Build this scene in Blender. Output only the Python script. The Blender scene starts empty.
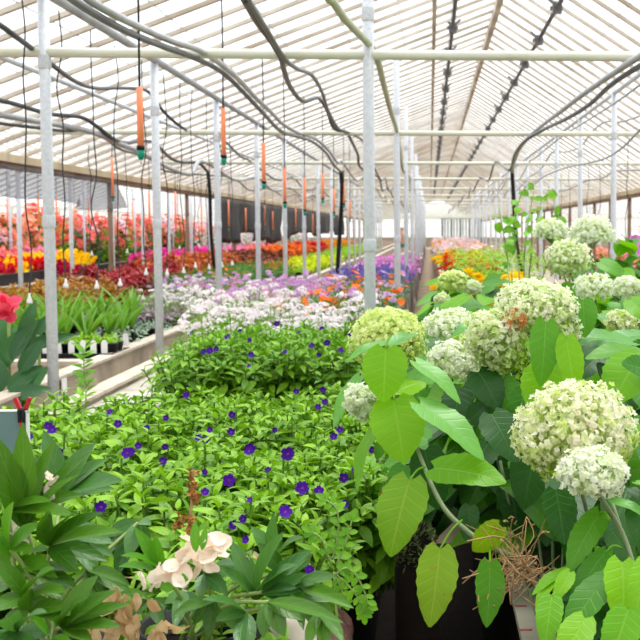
import bpy, math, random
import numpy as np
from mathutils import Vector, Matrix

random.seed(7)
RNG = np.random.default_rng(7)
PI = math.pi
SC = bpy.context.scene
COL = SC.collection
R = math.radians

# ------------------------------------------------------------------ camera
F_PX, CX, CY = 1200.0, 490.0, 320.0
VPX, VPY = 430.0, 230.0
EYE = 1.6
pitch = math.atan((CY - VPY) / F_PX)
yaw = math.atan((CX - VPX) / F_PX * math.cos(pitch))
FW = np.array([math.sin(yaw) * math.cos(pitch), math.cos(yaw) * math.cos(pitch), -math.sin(pitch)])
RT = np.array([math.cos(yaw), -math.sin(yaw), 0.0])
UP = np.cross(RT, FW)


def ray(px, py):
    return FW + RT * (px - CX) / F_PX + UP * (CY - py) / F_PX


def P(px, py, Y):
    """point seen at a photo pixel, standing at distance Y down the house"""
    d = ray(px, py)
    return np.array([0, 0, EYE]) + d * (Y / d[1])


def PZ(px, py, z):
    d = ray(px, py)
    return np.array([0, 0, EYE]) + d * ((z - EYE) / d[2])


def proj(p):
    q = np.asarray(p, float) - np.array([0, 0, EYE])
    w = q @ FW
    return CX + F_PX * (q @ RT) / w, CY - F_PX * (q @ UP) / w


cd = bpy.data.cameras.new('camera')
cam = bpy.data.objects.new('camera', cd)
COL.objects.link(cam)
cam.location = (0, 0, EYE)
cam.rotation_euler = (PI / 2 - pitch, 0, -yaw)
cd.sensor_width = 36
cd.sensor_fit = 'HORIZONTAL'
cd.lens = F_PX / 640 * 36
cd.shift_x = -(CX - 320) / 640
cd.shift_y = 0
cd.clip_start = 0.05
cd.clip_end = 500
cd.dof.use_dof = True
cd.dof.focus_distance = 2.35
cd.dof.aperture_fstop = 15.0
SC.camera = cam

SC.view_settings.view_transform = 'Standard'
SC.view_settings.look = 'None'
SC.view_settings.gamma = 1
SC.view_settings.use_curve_mapping = False
SC.view_settings.exposure = 0.22


# ------------------------------------------------------------------ materials
def srgb(c):
    return tuple((x / 255 / 12.92 if x / 255 <= 0.04045 else ((x / 255 + 0.055) / 1.055) ** 2.4) for x in c) + (1.0,)


class NT:
    def __init__(s, name):
        s.m = bpy.data.materials.new(name)
        s.m.use_nodes = True
        s.t = s.m.node_tree
        s.t.nodes.clear()
        s.out = s.t.nodes.new('ShaderNodeOutputMaterial')

    def n(s, typ, **kw):
        x = s.t.nodes.new('ShaderNode' + typ)
        for k, v in kw.items():
            setattr(x, k, v)
        return x

    def l(s, a, b):
        s.t.links.new(a, b)

    def math(s, op, a, b=None, clamp=False):
        x = s.n('Math', operation=op)
        x.use_clamp = clamp
        for i, v in enumerate((a, b)):
            if v is None:
                continue
            if isinstance(v, (int, float)):
                x.inputs[i].default_value = v
            else:
                s.l(v, x.inputs[i])
        return x.outputs[0]

    def mix(s, fac, a, b, mode='MIX'):
        x = s.n('Mix', data_type='RGBA', blend_type=mode)
        for i, v in ((0, fac), (6, a), (7, b)):
            if isinstance(v, (int, float)):
                x.inputs[i].default_value = v
            elif isinstance(v, tuple):
                x.inputs[i].default_value = v
            else:
                s.l(v, x.inputs[i])
        return x.outputs[2]

    def noise(s, scale, detail=3, coord='Object', rough=.55):
        tc = s.n('TexCoord')
        x = s.n('TexNoise')
        x.inputs['Scale'].default_value = scale
        x.inputs['Detail'].default_value = detail
        x.inputs['Roughness'].default_value = rough
        s.l(tc.outputs[coord], x.inputs['Vector'])
        return x.outputs['Fac']

    def bump(s, h, strength=.3, dist=.01):
        x = s.n('Bump')
        x.inputs['Strength'].default_value = strength
        x.inputs['Distance'].default_value = dist
        s.l(h, x.inputs['Height'])
        return x.outputs[0]

    def bsdf(s, col, rough=.5, metal=0, spec=.5, normal=None):
        x = s.n('BsdfPrincipled')
        if isinstance(col, tuple):
            x.inputs['Base Color'].default_value = col
        else:
            s.l(col, x.inputs['Base Color'])
        x.inputs['Roughness'].default_value = rough
        x.inputs['Metallic'].default_value = metal
        x.inputs['Specular IOR Level'].default_value = spec
        if normal is not None:
            s.l(normal, x.inputs['Normal'])
        return x.outputs[0]

    def done(s, sh):
        s.l(sh, s.out.inputs[0])
        return s.m


def m_plain(name, c1, c2=None, scale=8, rough=.55, metal=0, spec=.4, bump=0, coord='Object'):
    k = NT(name)
    nz = k.noise(scale, coord=coord)
    cr = k.math('MULTIPLY', k.math('SUBTRACT', nz, .3), 2.2, True)
    col = k.mix(cr, srgb(c1), srgb(c2 or tuple(max(0, int(x * .85)) for x in c1)))
    nm = k.bump(nz, bump, .01) if bump else None
    return k.done(k.bsdf(col, rough, metal, spec, nm))


def m_leaf(name, c1, c2, vein=None, trans=.35, rough=.42, veins=6, spots=None, bump=.25, spec=.35, tip=None, tint=True):
    """luv attribute: x = u (-1..1 across), y = v (0..1 along), z = random of the leaf"""
    k = NT(name)
    at = k.n('Attribute', attribute_name='luv')
    sp = k.n('SeparateXYZ')
    k.l(at.outputs['Vector'], sp.inputs[0])
    u, v, r = sp.outputs
    col = k.mix(r, srgb(c1), srgb(c2))
    if tip is not None:
        col = k.mix(k.math('MULTIPLY', k.math('POWER', v, 2.0), .9, True), col, srgb(tip))
    au = k.math('ABSOLUTE', u)
    mid = k.math('SUBTRACT', 1, k.math('MULTIPLY', au, 14), True)
    ph = k.math('FRACT', k.math('SUBTRACT', k.math('MULTIPLY', v, veins), k.math('MULTIPLY', au, 1.3)))
    side = k.math('SUBTRACT', 1, k.math('MULTIPLY', k.math('ABSOLUTE', k.math('SUBTRACT', ph, .5)), 9), True)
    vm = k.math('MAXIMUM', mid, k.math('MULTIPLY', side, .45), True)
    if vein is not None:
        col = k.mix(k.math('MULTIPLY', vm, .28), col, srgb(vein))
    if spots is not None:
        nz = k.noise(38, 2)
        f = k.math('MULTIPLY', k.math('SUBTRACT', nz, .66), 14, True)
        col = k.mix(k.math('MULTIPLY', f, .9), col, srgb(spots))
    nm = k.bump(k.math('SUBTRACT', 1, vm), bump, .004)
    p = k.bsdf(col, rough, 0, spec, nm)
    t = k.n('BsdfTranslucent')
    tc = k.mix(.55 if tint else 0.0, col, k.mix(1.0, col, (1.0, 1.0, .35, 1), 'MULTIPLY'))
    k.l(tc, t.inputs[0])
    mx = k.n('MixShader')
    mx.inputs[0].default_value = trans
    k.l(p, mx.inputs[1])
    k.l(t.outputs[0], mx.inputs[2])
    return k.done(mx.outputs[0])


def m_petal(name, c1, c2, eye=None, eye_r=.3, trans=.35, tone=None):
    """luv: x = tone, y = distance from the flower's centre, z = random"""
    k = NT(name)
    at = k.n('Attribute', attribute_name='luv')
    sp = k.n('SeparateXYZ')
    k.l(at.outputs['Vector'], sp.inputs[0])
    tn, v, r = sp.outputs
    col = k.mix(r, srgb(c1), srgb(c2))
    if tone is not None:
        col = k.mix(tn, col, srgb(tone))
    if eye is not None:
        f = k.math('MULTIPLY', k.math('SUBTRACT', eye_r, v), 8, True)
        col = k.mix(f, col, srgb(eye))
    p = k.bsdf(col, .6, 0, .2)
    t = k.n('BsdfTranslucent')
    k.l(col, t.inputs[0])
    mx = k.n('MixShader')
    mx.inputs[0].default_value = trans
    k.l(p, mx.inputs[1])
    k.l(t.outputs[0], mx.inputs[2])
    return k.done(mx.outputs[0])


def m_glass(name, milk=.35, col=(240, 244, 246)):
    k = NT(name)
    tr = k.n('BsdfTransparent')
    tr.inputs[0].default_value = (1, 1, 1, 1)
    tl = k.n('BsdfTranslucent')
    nz = k.noise(.7, 4)
    c = k.mix(nz, srgb(col), srgb(tuple(int(x * .93) for x in col)))
    k.l(c, tl.inputs[0])
    mx = k.n('MixShader')
    mx.inputs[0].default_value = milk
    k.l(tr.outputs[0], mx.inputs[1])
    k.l(tl.outputs[0], mx.inputs[2])
    return k.done(mx.outputs[0])


# ------------------------------------------------------------------ mesh building
class Tmpl:
    def __init__(s, V, Fs, L):
        s.V = np.asarray(V, float)
        s.F = Fs
        s.L = np.asarray(L, float)      # luv per vertex (x, y)
        s.loops = np.array([i for f in Fs for i in f], int)
        s.tot = np.array([len(f) for f in Fs], int)


class MB:
    """collects geometry of ONE mesh object"""

    def __init__(s):
        s.V, s.loops, s.tot, s.L, s.mi = [], [], [], [], []
        s.n = 0

    def raw(s, V, Fs, L=None, mi=0):
        V = np.asarray(V, float)
        s.V.append(V)
        s.loops.append(np.array([i for f in Fs for i in f], int) + s.n)
        t = np.array([len(f) for f in Fs], int)
        s.tot.append(t)
        s.mi.append(np.full(len(t), mi, int))
        if L is None:
            L = np.zeros((len(V), 3))
        s.L.append(L)
        s.n += len(V)
        return s

    def inst(s, T, Rm, t, sc, rnd, tone=None, mi=0):
        """many copies of template T: Rm (m,3,3), t (m,3), sc (m,) or (m,3), rnd (m,)"""
        Rm = np.asarray(Rm, float).reshape(-1, 3, 3)
        m = len(Rm)
        if m == 0:
            return s
        t = np.asarray(t, float).reshape(-1, 3)
        sc = np.asarray(sc, float)
        if sc.ndim == 0:
            sc = np.full((m, 3), float(sc))
        elif sc.ndim == 1:
            sc = np.repeat(sc[:, None], 3, 1)
        X = T.V[None] * sc[:, None, :]
        X = np.einsum('mij,mkj->mki', Rm, X) + t[:, None, :]
        k = len(T.V)
        s.V.append(X.reshape(-1, 3))
        off = (np.arange(m) * k)[:, None]
        s.loops.append((T.loops[None] + off).reshape(-1) + s.n)
        s.tot.append(np.tile(T.tot, m))
        s.mi.append(np.full(len(T.tot) * m, mi, int))
        L = np.zeros((m, k, 3))
        L[:, :, 0] = T.L[None, :, 0]
        L[:, :, 1] = T.L[None, :, 1]
        if tone is not None:
            L[:, :, 0] = np.asarray(tone)[:, None]
        L[:, :, 2] = np.asarray(rnd)[:, None]
        s.L.append(L.reshape(-1, 3))
        s.n += m * k
        return s

    def box(s, lo, hi, mi=0):
        x0, y0, z0 = lo
        x1, y1, z1 = hi
        V = [(x0, y0, z0), (x1, y0, z0), (x1, y1, z0), (x0, y1, z0), (x0, y0, z1), (x1, y0, z1), (x1, y1, z1), (x0, y1, z1)]
        return s.raw(V, [(0, 3, 2, 1), (4, 5, 6, 7), (0, 1, 5, 4), (1, 2, 6, 5), (2, 3, 7, 6), (3, 0, 4, 7)], mi=mi)

    def bar(s, a, b, w, h, up=(0, 0, 1), mi=0):
        """a rectangular bar from a to b"""
        a, b = np.asarray(a, float), np.asarray(b, float)
        d = b - a
        d /= np.linalg.norm(d)
        x = np.cross(d, up)
        x /= np.linalg.norm(x)
        z = np.cross(x, d)
        V = [p + x * i * w / 2 + z * j * h / 2 for p in (a, b) for i, j in ((-1, -1), (1, -1), (1, 1), (-1, 1))]
        return s.raw(V, [(0, 1, 2, 3), (7, 6, 5, 4), (0, 4, 5, 1), (1, 5, 6, 2), (2, 6, 7, 3), (3, 7, 4, 0)], mi=mi)

    def tube(s, pts, r, n=8, mi=0, caps=True, rnd=0.0):
        pts = np.asarray(pts, float)
        m = len(pts)
        rr = np.full(m, float(r)) if np.isscalar(r) else np.asarray(r, float)
        tg = np.gradient(pts, axis=0)
        tg /= np.maximum(np.linalg.norm(tg, axis=1), 1e-9)[:, None]
        x = np.cross(tg[0], (0, 0, 1) if abs(tg[0][2]) < .9 else (1, 0, 0))
        x /= np.linalg.norm(x)
        a = np.linspace(0, 2 * PI, n, endpoint=False)
        V, L = [], []
        for i in range(m):
            x = x - tg[i] * (x @ tg[i])
            x /= np.linalg.norm(x)
            y = np.cross(tg[i], x)
            V.append(pts[i] + rr[i] * (np.cos(a)[:, None] * x + np.sin(a)[:, None] * y))
            L.append(np.column_stack([np.full(n, .5), np.full(n, i / max(1, m - 1)), np.full(n, rnd)]))
        Fs = [(i * n + j, i * n + (j + 1) % n, (i + 1) * n + (j + 1) % n, (i + 1) * n + j) for i in range(m - 1) for j in range(n)]
        if caps:
            Fs.append(tuple(range(n - 1, -1, -1)))
            Fs.append(tuple((m - 1) * n + j for j in range(n)))
        return s.raw(np.vstack(V), Fs, np.vstack(L), mi)

    def lathe(s, prof, n=14, c=(0, 0, 0), mi=0):
        a = np.linspace(0, 2 * PI, n, endpoint=False)
        V = []
        for r, z in prof:
            V += [(c[0] + r * math.cos(t), c[1] + r * math.sin(t), c[2] + z) for t in a]
        m = len(prof)
        Fs = [(i * n + j, i * n + (j + 1) % n, (i + 1) * n + (j + 1) % n, (i + 1) * n + j) for i in range(m - 1) for j in range(n)]
        Fs.append(tuple(range(n - 1, -1, -1)))
        Fs.append(tuple((m - 1) * n + j for j in range(n)))
        return s.raw(V, Fs, mi=mi)

    def mesh(s, name, mats, smooth=True):
        me = bpy.data.meshes.new(name)
        V = np.vstack(s.V)
        lo = np.concatenate(s.loops)
        tot = np.concatenate(s.tot)
        me.vertices.add(len(V))
        me.vertices.foreach_set('co', V.reshape(-1).astype(np.float32))
        me.loops.add(len(lo))
        me.loops.foreach_set('vertex_index', lo.astype(np.int32))
        me.polygons.add(len(tot))
        st = np.concatenate([[0], np.cumsum(tot)[:-1]])
        me.polygons.foreach_set('loop_start', st.astype(np.int32))
        mi = np.concatenate(s.mi)
        if not isinstance(mats, (list, tuple)):
            mats = [mats]
        for m in mats:
            me.materials.append(m)
        me.polygons.foreach_set('material_index', mi.astype(np.int32))
        me.update(calc_edges=True)
        me.polygons.foreach_set('use_smooth', np.full(len(tot), smooth))
        at = me.attributes.new('luv', 'FLOAT_VECTOR', 'POINT')
        at.data.foreach_set('vector', np.vstack(s.L).reshape(-1).astype(np.float32))
        me.update()
        return me

    def build(s, name, mats, parent=None, smooth=True, label=None, kind=None):
        o = bpy.data.objects.new(name, s.mesh(name, mats, smooth))
        COL.objects.link(o)
        if parent is not None:
            o.parent = parent
        if label:
            o['label'] = label
        if kind:
            o['kind'] = kind
        return o


def thing(name, label, cat, loc=(0, 0, 0), group=None, rz=0.0):
    o = bpy.data.objects.new(name, None)
    COL.objects.link(o)
    o.empty_display_size = .05
    o.location = loc
    o.rotation_euler = (0, 0, rz)
    return tag(o, label, cat, group)


def tag(o, label, cat, group=None):
    o['label'] = label
    o['category'] = cat
    if group:
        o['group'] = group
    return o


def struct(o):
    o['kind'] = 'structure'
    return o


def part(name, me, parent, label=None, loc=None, kind=None):
    o = bpy.data.objects.new(name, me)
    COL.objects.link(o)
    o.parent = parent
    if loc is not None:
        o.location = loc
    if label:
        o['label'] = label
    if kind:
        o['kind'] = kind
    return o


def dup(root, loc, rz=0.0, sc=1.0, label=None, group=None):
    r = root.copy()
    COL.objects.link(r)
    r.location = loc
    r.rotation_euler = (0, 0, rz)
    r.scale = (sc, sc, sc)
    if label:
        r['label'] = label
    if group:
        r['group'] = group
    for ch in list(root.children):
        c = ch.copy()
        COL.objects.link(c)
        c.parent = r
        for g in list(ch.children):
            d = g.copy()
            COL.objects.link(d)
            d.parent = c
    return r


def frames(d, n):
    """rotation matrices whose Y is along d and whose Z is near n"""
    d = np.asarray(d, float).reshape(-1, 3)
    n = np.broadcast_to(np.asarray(n, float).reshape(-1, 3), d.shape)
    d = d / np.maximum(np.linalg.norm(d, axis=1), 1e-9)[:, None]
    x = np.cross(d, n)
    ln = np.linalg.norm(x, axis=1)
    bad = ln < 1e-4
    if bad.any():
        x[bad] = np.cross(d[bad], (0.3, .9, .1))
        ln = np.linalg.norm(x, axis=1)
    x /= ln[:, None]
    z = np.cross(x, d)
    return np.stack([x, d, z], axis=2)


def smooth_path(pts, n=8):
    pts = np.asarray(pts, float)
    q = np.vstack([2 * pts[0] - pts[1], pts, 2 * pts[-1] - pts[-2]])
    out = []
    for i in range(1, len(q) - 2):
        for t in np.linspace(0, 1, n, endpoint=False):
            a, b, c, d = q[i - 1], q[i], q[i + 1], q[i + 2]
            out.append(.5 * ((2 * b) + (-a + c) * t + (2 * a - 5 * b + 4 * c - d) * t * t + (-a + 3 * b - 3 * c + d) * t ** 3))
    out.append(pts[-1])
    return np.array(out)


# ------------------------------------------------------------------ templates
def leaf_t(nu, nv, W, a=.55, b=.8, fold=.25, curl=.25, heart=0.0, wave=0.0, serr=0.0, seed=0, stalk=0.0, droop=0.0):
    rg = np.random.default_rng(seed)
    vs = np.linspace(0, 1, nv + 1)
    pk = (a / (a + b)) ** a * (b / (a + b)) ** b
    V, L = [], []
    us = np.linspace(-1, 1, nu + 1)
    for i, v in enumerate(vs):
        vv = min(max(v, .012), .992)
        w = W * (vv ** a) * ((1 - vv) ** b) / pk / 2
        if serr:
            w *= 1 + serr * (1 if i % 2 else -1) * (0 < i < nv)
        for u in us:
            x = u * w
            y = v - heart * (abs(u) ** 1.5) * (1 - v) ** 5
            z = fold * abs(x) - curl * v * v + wave * math.sin(v * 9 + seed) * abs(u) * W * .5 - droop * v ** 3
            z += wave * .35 * math.cos(v * PI * 2 * 5.5) * (abs(u) * (1.4 - abs(u))) * W * .5
            V.append((x, y + stalk, z))
            L.append((u, v))
    n = nu + 1
    Fs = [(i * n + j, i * n + j + 1, (i + 1) * n + j + 1, (i + 1) * n + j) for i in range(nv) for j in range(nu)]
    return Tmpl(V, Fs, L)


def merge_t(items):
    """items: (template, 3x3 rotation, offset, scale) joined into one template"""
    V, Fs, L, k = [], [], [], 0
    for T, Rm, off, sc in items:
        V.append((T.V * sc) @ np.asarray(Rm).T + np.asarray(off))
        Fs += [tuple(i + k for i in f) for f in T.F]
        L.append(T.L)
        k += len(T.V)
    return Tmpl(np.vstack(V), Fs, np.vstack(L))


def rotz(a):
    c, s_ = math.cos(a), math.sin(a)
    return np.array([[c, -s_, 0], [s_, c, 0], [0, 0, 1.0]])


def rotx(a):
    c, s_ = math.cos(a), math.sin(a)
    return np.array([[1, 0, 0], [0, c, -s_], [0, s_, c]])


def flower_t(npet=5, petW=.9, cup=.15, nu=2, nv=3, notch=0.0, tube=0.0):
    """flat flower of radius 1, facing +Z; luv y = distance from its centre"""
    V, Fs, L, k = [], [], [], 0
    for p in range(npet):
        an = 2 * PI * p / npet
        c, s_ = math.cos(an), math.sin(an)
        for i in range(nv + 1):
            v = i / nv
            w = petW * (.25 + .75 * math.sin(PI * min(1, .12 + v * .74)))
            if i == nv:
                w *= .62
            for j in range(nu + 1):
                u = -1 + 2 * j / nu
                r = v * (1 - notch * (1 - abs(u)) * (v > .99)) - (.10 * abs(u) if i == nv else 0)
                x, y = r, u * w * .5
                z = cup * v * v + .08 * abs(u) * v + (.02 * (p % 2))
                V.append((x * c - y * s_, x * s_ + y * c, z))
                L.append((0, v))
        n = nu + 1
        Fs += [(k + i * n + j, k + (i + 1) * n + j, k + (i + 1) * n + j + 1, k + i * n + j + 1) for i in range(nv) for j in range(nu)]
        k = len(V)
    if tube:
        n0 = len(V)
        for i, (r, z) in enumerate(((.14, 0.0), (.12, -.4 * tube), (.08, -tube))):
            for j in range(6):
                V.append((r * math.cos(j * PI / 3), r * math.sin(j * PI / 3), z))
                L.append((0, .5))
        for i in range(2):
            for j in range(6):
                Fs.append((n0 + i * 6 + j, n0 + i * 6 + (j + 1) % 6, n0 + (i + 1) * 6 + (j + 1) % 6, n0 + (i + 1) * 6 + j))
    return Tmpl(V, Fs, L)


def rnd_dirs(n, rg, zmin=-1.0):
    z = rg.uniform(zmin, 1, n)
    a = rg.uniform(0, 2 * PI, n)
    r = np.sqrt(1 - z * z)
    return np.column_stack([r * np.cos(a), r * np.sin(a), z])


# ------------------------------------------------------------------ material library
M = {}
M['pole'] = m_plain('galvanised_pole', (214, 218, 224), (188, 194, 202), 60, .5, .0, .4)
M['beam'] = m_plain('cream_painted_pipe', (222, 224, 212), (204, 206, 186), 3, .45)
M['pipe'] = m_plain('grey_pipe', (180, 182, 186), (150, 152, 158), 5, .45, .1)
M['hose_pale'] = m_plain('pale_grey_hose', (188, 190, 194), (160, 162, 168), 6, .4)
M['hose_grey'] = m_plain('grey_hose', (116, 119, 124), (88, 90, 96), 6, .4)
M['hose_dark'] = m_plain('dark_hose', (70, 72, 76), (46, 48, 52), 6, .38)
M['hose_green'] = m_plain('green_cream_hose', (186, 190, 160), (160, 166, 130), 6, .4)
M['black'] = m_plain('black_plastic', (18, 19, 22), (30, 31, 35), 20, .55, spec=.25)
M['wood'] = m_plain('weathered_glazing_bar', (224, 216, 204), (156, 138, 114), 1.3, .8)
M['gutter'] = m_plain('weathered_gutter', (206, 190, 160), (150, 130, 100), 1.1, .8)
M['rust'] = m_plain('rusty_post', (146, 122, 102), (110, 84, 66), 3, .8)
M['concrete'] = m_plain('pale_concrete', (172, 158, 140), (124, 112, 98), 4, .9, bump=.3)
M['concrete_top'] = m_plain('concrete_cap', (206, 196, 180), (172, 160, 144), 7, .9)
M['floor'] = m_plain('greenhouse_ground', (176, 164, 148), (140, 128, 112), .6, .95, bump=.2)
M['shade_darkwood'] = m_plain('shade_darkened_board', (30, 23, 19), (16, 12, 10), 9, .9, spec=.1, bump=.4)  # brown wood taken near black, aisle shade put into its colour
M['path'] = m_plain('concrete_path', (176, 156, 134), (140, 122, 104), 2.5, .9)
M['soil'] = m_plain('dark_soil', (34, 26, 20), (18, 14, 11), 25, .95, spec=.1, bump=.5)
M['benchfloor'] = m_plain('bench_floor', (124, 100, 78), (84, 66, 52), 6, .95)
M['channel'] = m_plain('channel_floor', (200, 194, 182), (160, 152, 138), 5, .95)
M['orange'] = m_plain('orange_plastic', (252, 152, 108), (246, 136, 92), 10, .45)
M['teal'] = m_plain('teal_plastic', (10, 150, 122), (8, 128, 108), 10, .35)
M['cord'] = m_plain('black_cord', (52, 54, 60), (34, 36, 40), 10, .5)
M['white'] = m_plain('white_plastic', (240, 240, 238), (226, 226, 226), 10, .45)
M['red'] = m_plain('red_plastic', (196, 20, 40), (170, 14, 32), 10, .4)
M['signgreen'] = m_plain('grey_green_board', (104, 136, 132), (92, 122, 118), 5, .5)
M['signgrey'] = m_plain('grey_board', (112, 130, 130), (100, 118, 118), 5, .5)
M['shade'] = m_glass('grey_shade_mesh', .45, (140, 142, 152))
M['glass'] = m_glass('whitened_glass', .22)
M['glass_vent'] = m_glass('vent_glass', .5, (236, 234, 230))
M['blacksheet'] = m_plain('black_sheet', (8, 8, 11), (26, 26, 34), 2.0, .6, bump=.4)
M['mech'] = m_plain('vent_gear', (124, 122, 126), (88, 84, 88), 9, .5, .3)
M['dry'] = m_leaf('dry_leaf', (234, 208, 164), (206, 170, 120), (170, 128, 84), .3, .8, tint=False)
M['dry_stem'] = m_plain('dry_stem', (190, 154, 108), (140, 106, 70), 30, .85)
M['dry_dark'] = m_plain('dry_brown', (196, 140, 72), (126, 84, 46), 60, .85, bump=.6)
M['bark'] = m_plain('red_brown_log', (120, 80, 70), (50, 30, 26), 30, .9, bump=.9)
M['redpaint'] = m_plain('red_paint', (190, 60, 70), (214, 120, 120), 40, .7)
M['stem_green'] = m_plain('green_stem', (150, 172, 96), (120, 150, 80), 20, .55)
M['stem_deep'] = m_plain('deep_green_stem', (98, 138, 44), (76, 112, 34), 20, .6)
M['stem_pale'] = m_plain('grey_green_stem', (132, 146, 104), (104, 120, 80), 20, .55)
M['moss'] = m_leaf('moss', (96, 112, 58), (66, 80, 44), None, .1, .9)

# ------------------------------------------------------------------ the house
XE_L, XE_R, ZE = -4.6, 4.2, EYE + .83
XR, ZR = .88, EYE + 2.94
Y0, Y1 = -24.0, 112.0
SL = (ZR - ZE) / (XR - XE_L)
SR = (ZR - ZE) / (XE_R - XR)

fl = MB().raw([(-30, -26, 0), (30, -26, 0), (30, 130, 0), (-30, 130, 0)], [(0, 1, 2, 3)]).build('floor', M['floor'])
struct(fl)
pt = MB().box((-.34, 6.0, 0), (.28, Y1, .012)).build('floor_path', M['path'])
p2 = MB().box((-.34, -6, 0), (.28, 6.0, .012)).build('floor_aisle', M['soil'])  # near path in dark soil colour, painting in the shade of the plants
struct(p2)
struct(pt)


def roof_slope(name, xa, za, xb, zb, bar_mat, step=.6, vent=None):
    """glass between two long edges, glazing bars every step"""
    o = MB().raw([(xa, Y0, za), (xb, Y0, zb), (xb, Y1, zb), (xa, Y1, za)], [(0, 1, 2, 3)]).build(name, M['glass'])
    struct(o)
    mb = MB()
    off = -.020
    y = Y0
    up = np.array([-(zb - za), 0, (xb - xa)])
    up = up / np.linalg.norm(up) * (1 if xb > xa else -1)
    while y < Y1:
        a = np.array([xa, y, za]) + up * off
        b = np.array([xb, y, zb]) + up * off
        mb.bar(a, b, .052, .035, up=(0, 0, 1))
        y += step
    mb.build('glazing_bar', bar_mat, o, smooth=False)
    mb2 = MB()
    L = math.hypot(xb - xa, zb - za)
    k = int(L / .62)
    for i in range(1, k):
        t = i / k
        q = np.array([xa + (xb - xa) * t, 0, za + (zb - za) * t]) + up * -.004
        mb2.bar(q + (0, Y0, 0), q + (0, Y1, 0), .008, .006)
    mb2.build('pane_lap', M['pipe'], o, smooth=False)
    return o


def along(name, x, z, r, mat, parent=None, y0=Y0, y1=Y1, n=8):
    return MB().tube([(x, y0, z), (x, (y0 + y1) / 2, z), (x, y1, z)], r, n).build(name, mat, parent)


cl = roof_slope('ceiling_left', XE_L, ZE, XR, ZR, M['wood'])
cr_ = roof_slope('ceiling_right', XE_R, ZE, XR, ZR, M['wood'])
bl = roof_slope('ceiling_neighbour_inner', XE_L, ZE, -9.2, ZR - .2, M['wood'], .9)
bl2 = roof_slope('ceiling_neighbour_outer', -13.8, ZE, -9.2, ZR - .2, M['wood'], .9)
br = roof_slope('ceiling_side_inner', XE_R, ZE, 8.6, ZR - .2, M['wood'], .9)
br2 = roof_slope('ceiling_side_outer', 13.0, ZE, 8.6, ZR - .2, M['wood'], .9)
# ridge, purlins, gutters
MB().bar((XR, Y0, ZR - .07), (XR, Y1, ZR - .07), .07, .12).build('ridge_board', M['wood'], cl, smooth=False)
for x in (.06,):
    z = ZE + SL * (x - XE_L) - .09
    MB().bar((x, Y0, z), (x, Y1, z), .05, .07).build('purlin', M['wood'], cl, smooth=False)
for nm, x in (('trim_1', XE_L), ('trim_2', XE_R)):
    g = MB()
    g.box((x - .10, Y0, ZE - .10), (x + .10, Y1, ZE - .015))
    g.box((x - .07, Y0, ZE - .16), (x + .07, Y1, ZE - .10), 1)
    g.build(nm, [M['gutter'], M['rust']], smooth=False)['kind'] = 'structure'
# side and end walls of glass on a low concrete base
def glass_wall(name, a, b, h, nbar):
    a, b = np.array(a, float), np.array(b, float)
    o = MB().raw([(*a, .9), (*b, .9), (*b, h), (*a, h)], [(0, 1, 2, 3)]).build(name, M['glass_vent'])
    struct(o)
    d = (b - a) / np.linalg.norm(b - a)
    MB().bar((*a, .45), (*b, .45), .16, .9).build('base_wall', M['concrete'], o, smooth=False)
    mb = MB()
    for i in range(nbar + 1):
        q = a + (b - a) * i / nbar
        mb.bar((*q, .9), (*q, h), .06, .06, up=(d[0], d[1], 0))
    mb.bar((*a, .93), (*b, .93), .08, .06)
    mb.bar((*a, h - .04), (*b, h - .04), .08, .08)
    mb.bar((*a, (h + .9) / 2), (*b, (h + .9) / 2), .05, .05)
    mb.build('wall_frame', M['beam'], o, smooth=False)
    return o


glass_wall('wall_left', (-13.8, Y0), (-13.8, Y1), ZE, 80)
glass_wall('wall_right', (13.0, Y0), (13.0, Y1), ZE, 80)
glass_wall('wall_front', (-13.8, Y0), (13.0, Y0), ZE, 26)
we = glass_wall('wall_back', (-13.8, Y1), (13.0, Y1), ZE, 26)
MB().raw([(-13.8, Y1, ZE), (-9.2, Y1, ZR - .2), (XE_L, Y1, ZE)], [(0, 1, 2)]).raw([(XE_L, Y1, ZE), (XR, Y1, ZR), (XE_R, Y1, ZE)], [(0, 1, 2)]).raw(
    [(XE_R, Y1, ZE), (8.6, Y1, ZR - .2), (13, Y1, ZE)], [(0, 1, 2)]).build('gable_glass', M['glass_vent'], we, smooth=False)

# grey partition with framed windows across the far end of the hydrangea side
pw = MB().raw([(.9, 96, .8), (4.1, 96, .8), (4.1, 96, EYE + .95), (.9, 96, EYE + .95)], [(0, 1, 2, 3)]).build('wall_partition', M['glass_vent'])
struct(pw)
mb = MB()
for i in range(14):
    mb.box((.9 + i * .24, 95.9, .1), (.9 + i * .24 + (.10 if i % 3 else .16), 95.98, EYE + .95))
mb.box((.8, 95.88, EYE + .9), (4.2, 96.02, EYE + 1.05))
mb.build('window_frame', M['signgrey'], pw, smooth=False)
MB().box((.9, 95.9, .0), (4.1, 96.0, .9)).build('base_wall', M['concrete'], pw, smooth=False)

# vent rods with gears under the ridge
ORD = ['nearest', 'second', 'third', 'fourth', 'fifth', 'sixth', 'seventh', 'eighth']


def vent_rod(x, z, side, label):
    t = thing('vent_rod', label, 'vent gear', (x, 8, z))
    MB().tube([(0, -4, 0), (0, 40, 0), (0, 100, 0)], .026, 8).build('shaft', M['mech'], t)
    g = MB()
    g.box((-.05, -.05, -.07), (.05, .05, .05))
    g.bar((0, 0, .0), (.10 * side, .02, .10), .025, .03)
    g.bar((0, .06, .02), (-.07 * side, .06, .08), .02, .03)
    g.lathe([(.0, -.02), (.075, -.02), (.075, .02), (0, .02)], 10, (0, .07, 0))
    me = g.mesh('gear_bracket', [M['mech']], False)
    for i in range(38):
        part('gear_bracket', me, t, loc=(0, i * 2.25 + .9, 0))
    return t


vent_rod(.30, EYE + 2.60, 1, 'dark vent rod with gear brackets running under the ridge on its shallow-sloped side')
vent_rod(1.41, EYE + 2.45, -1, 'dark vent rod with gear brackets running under the ridge on its steep-sloped side')

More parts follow.
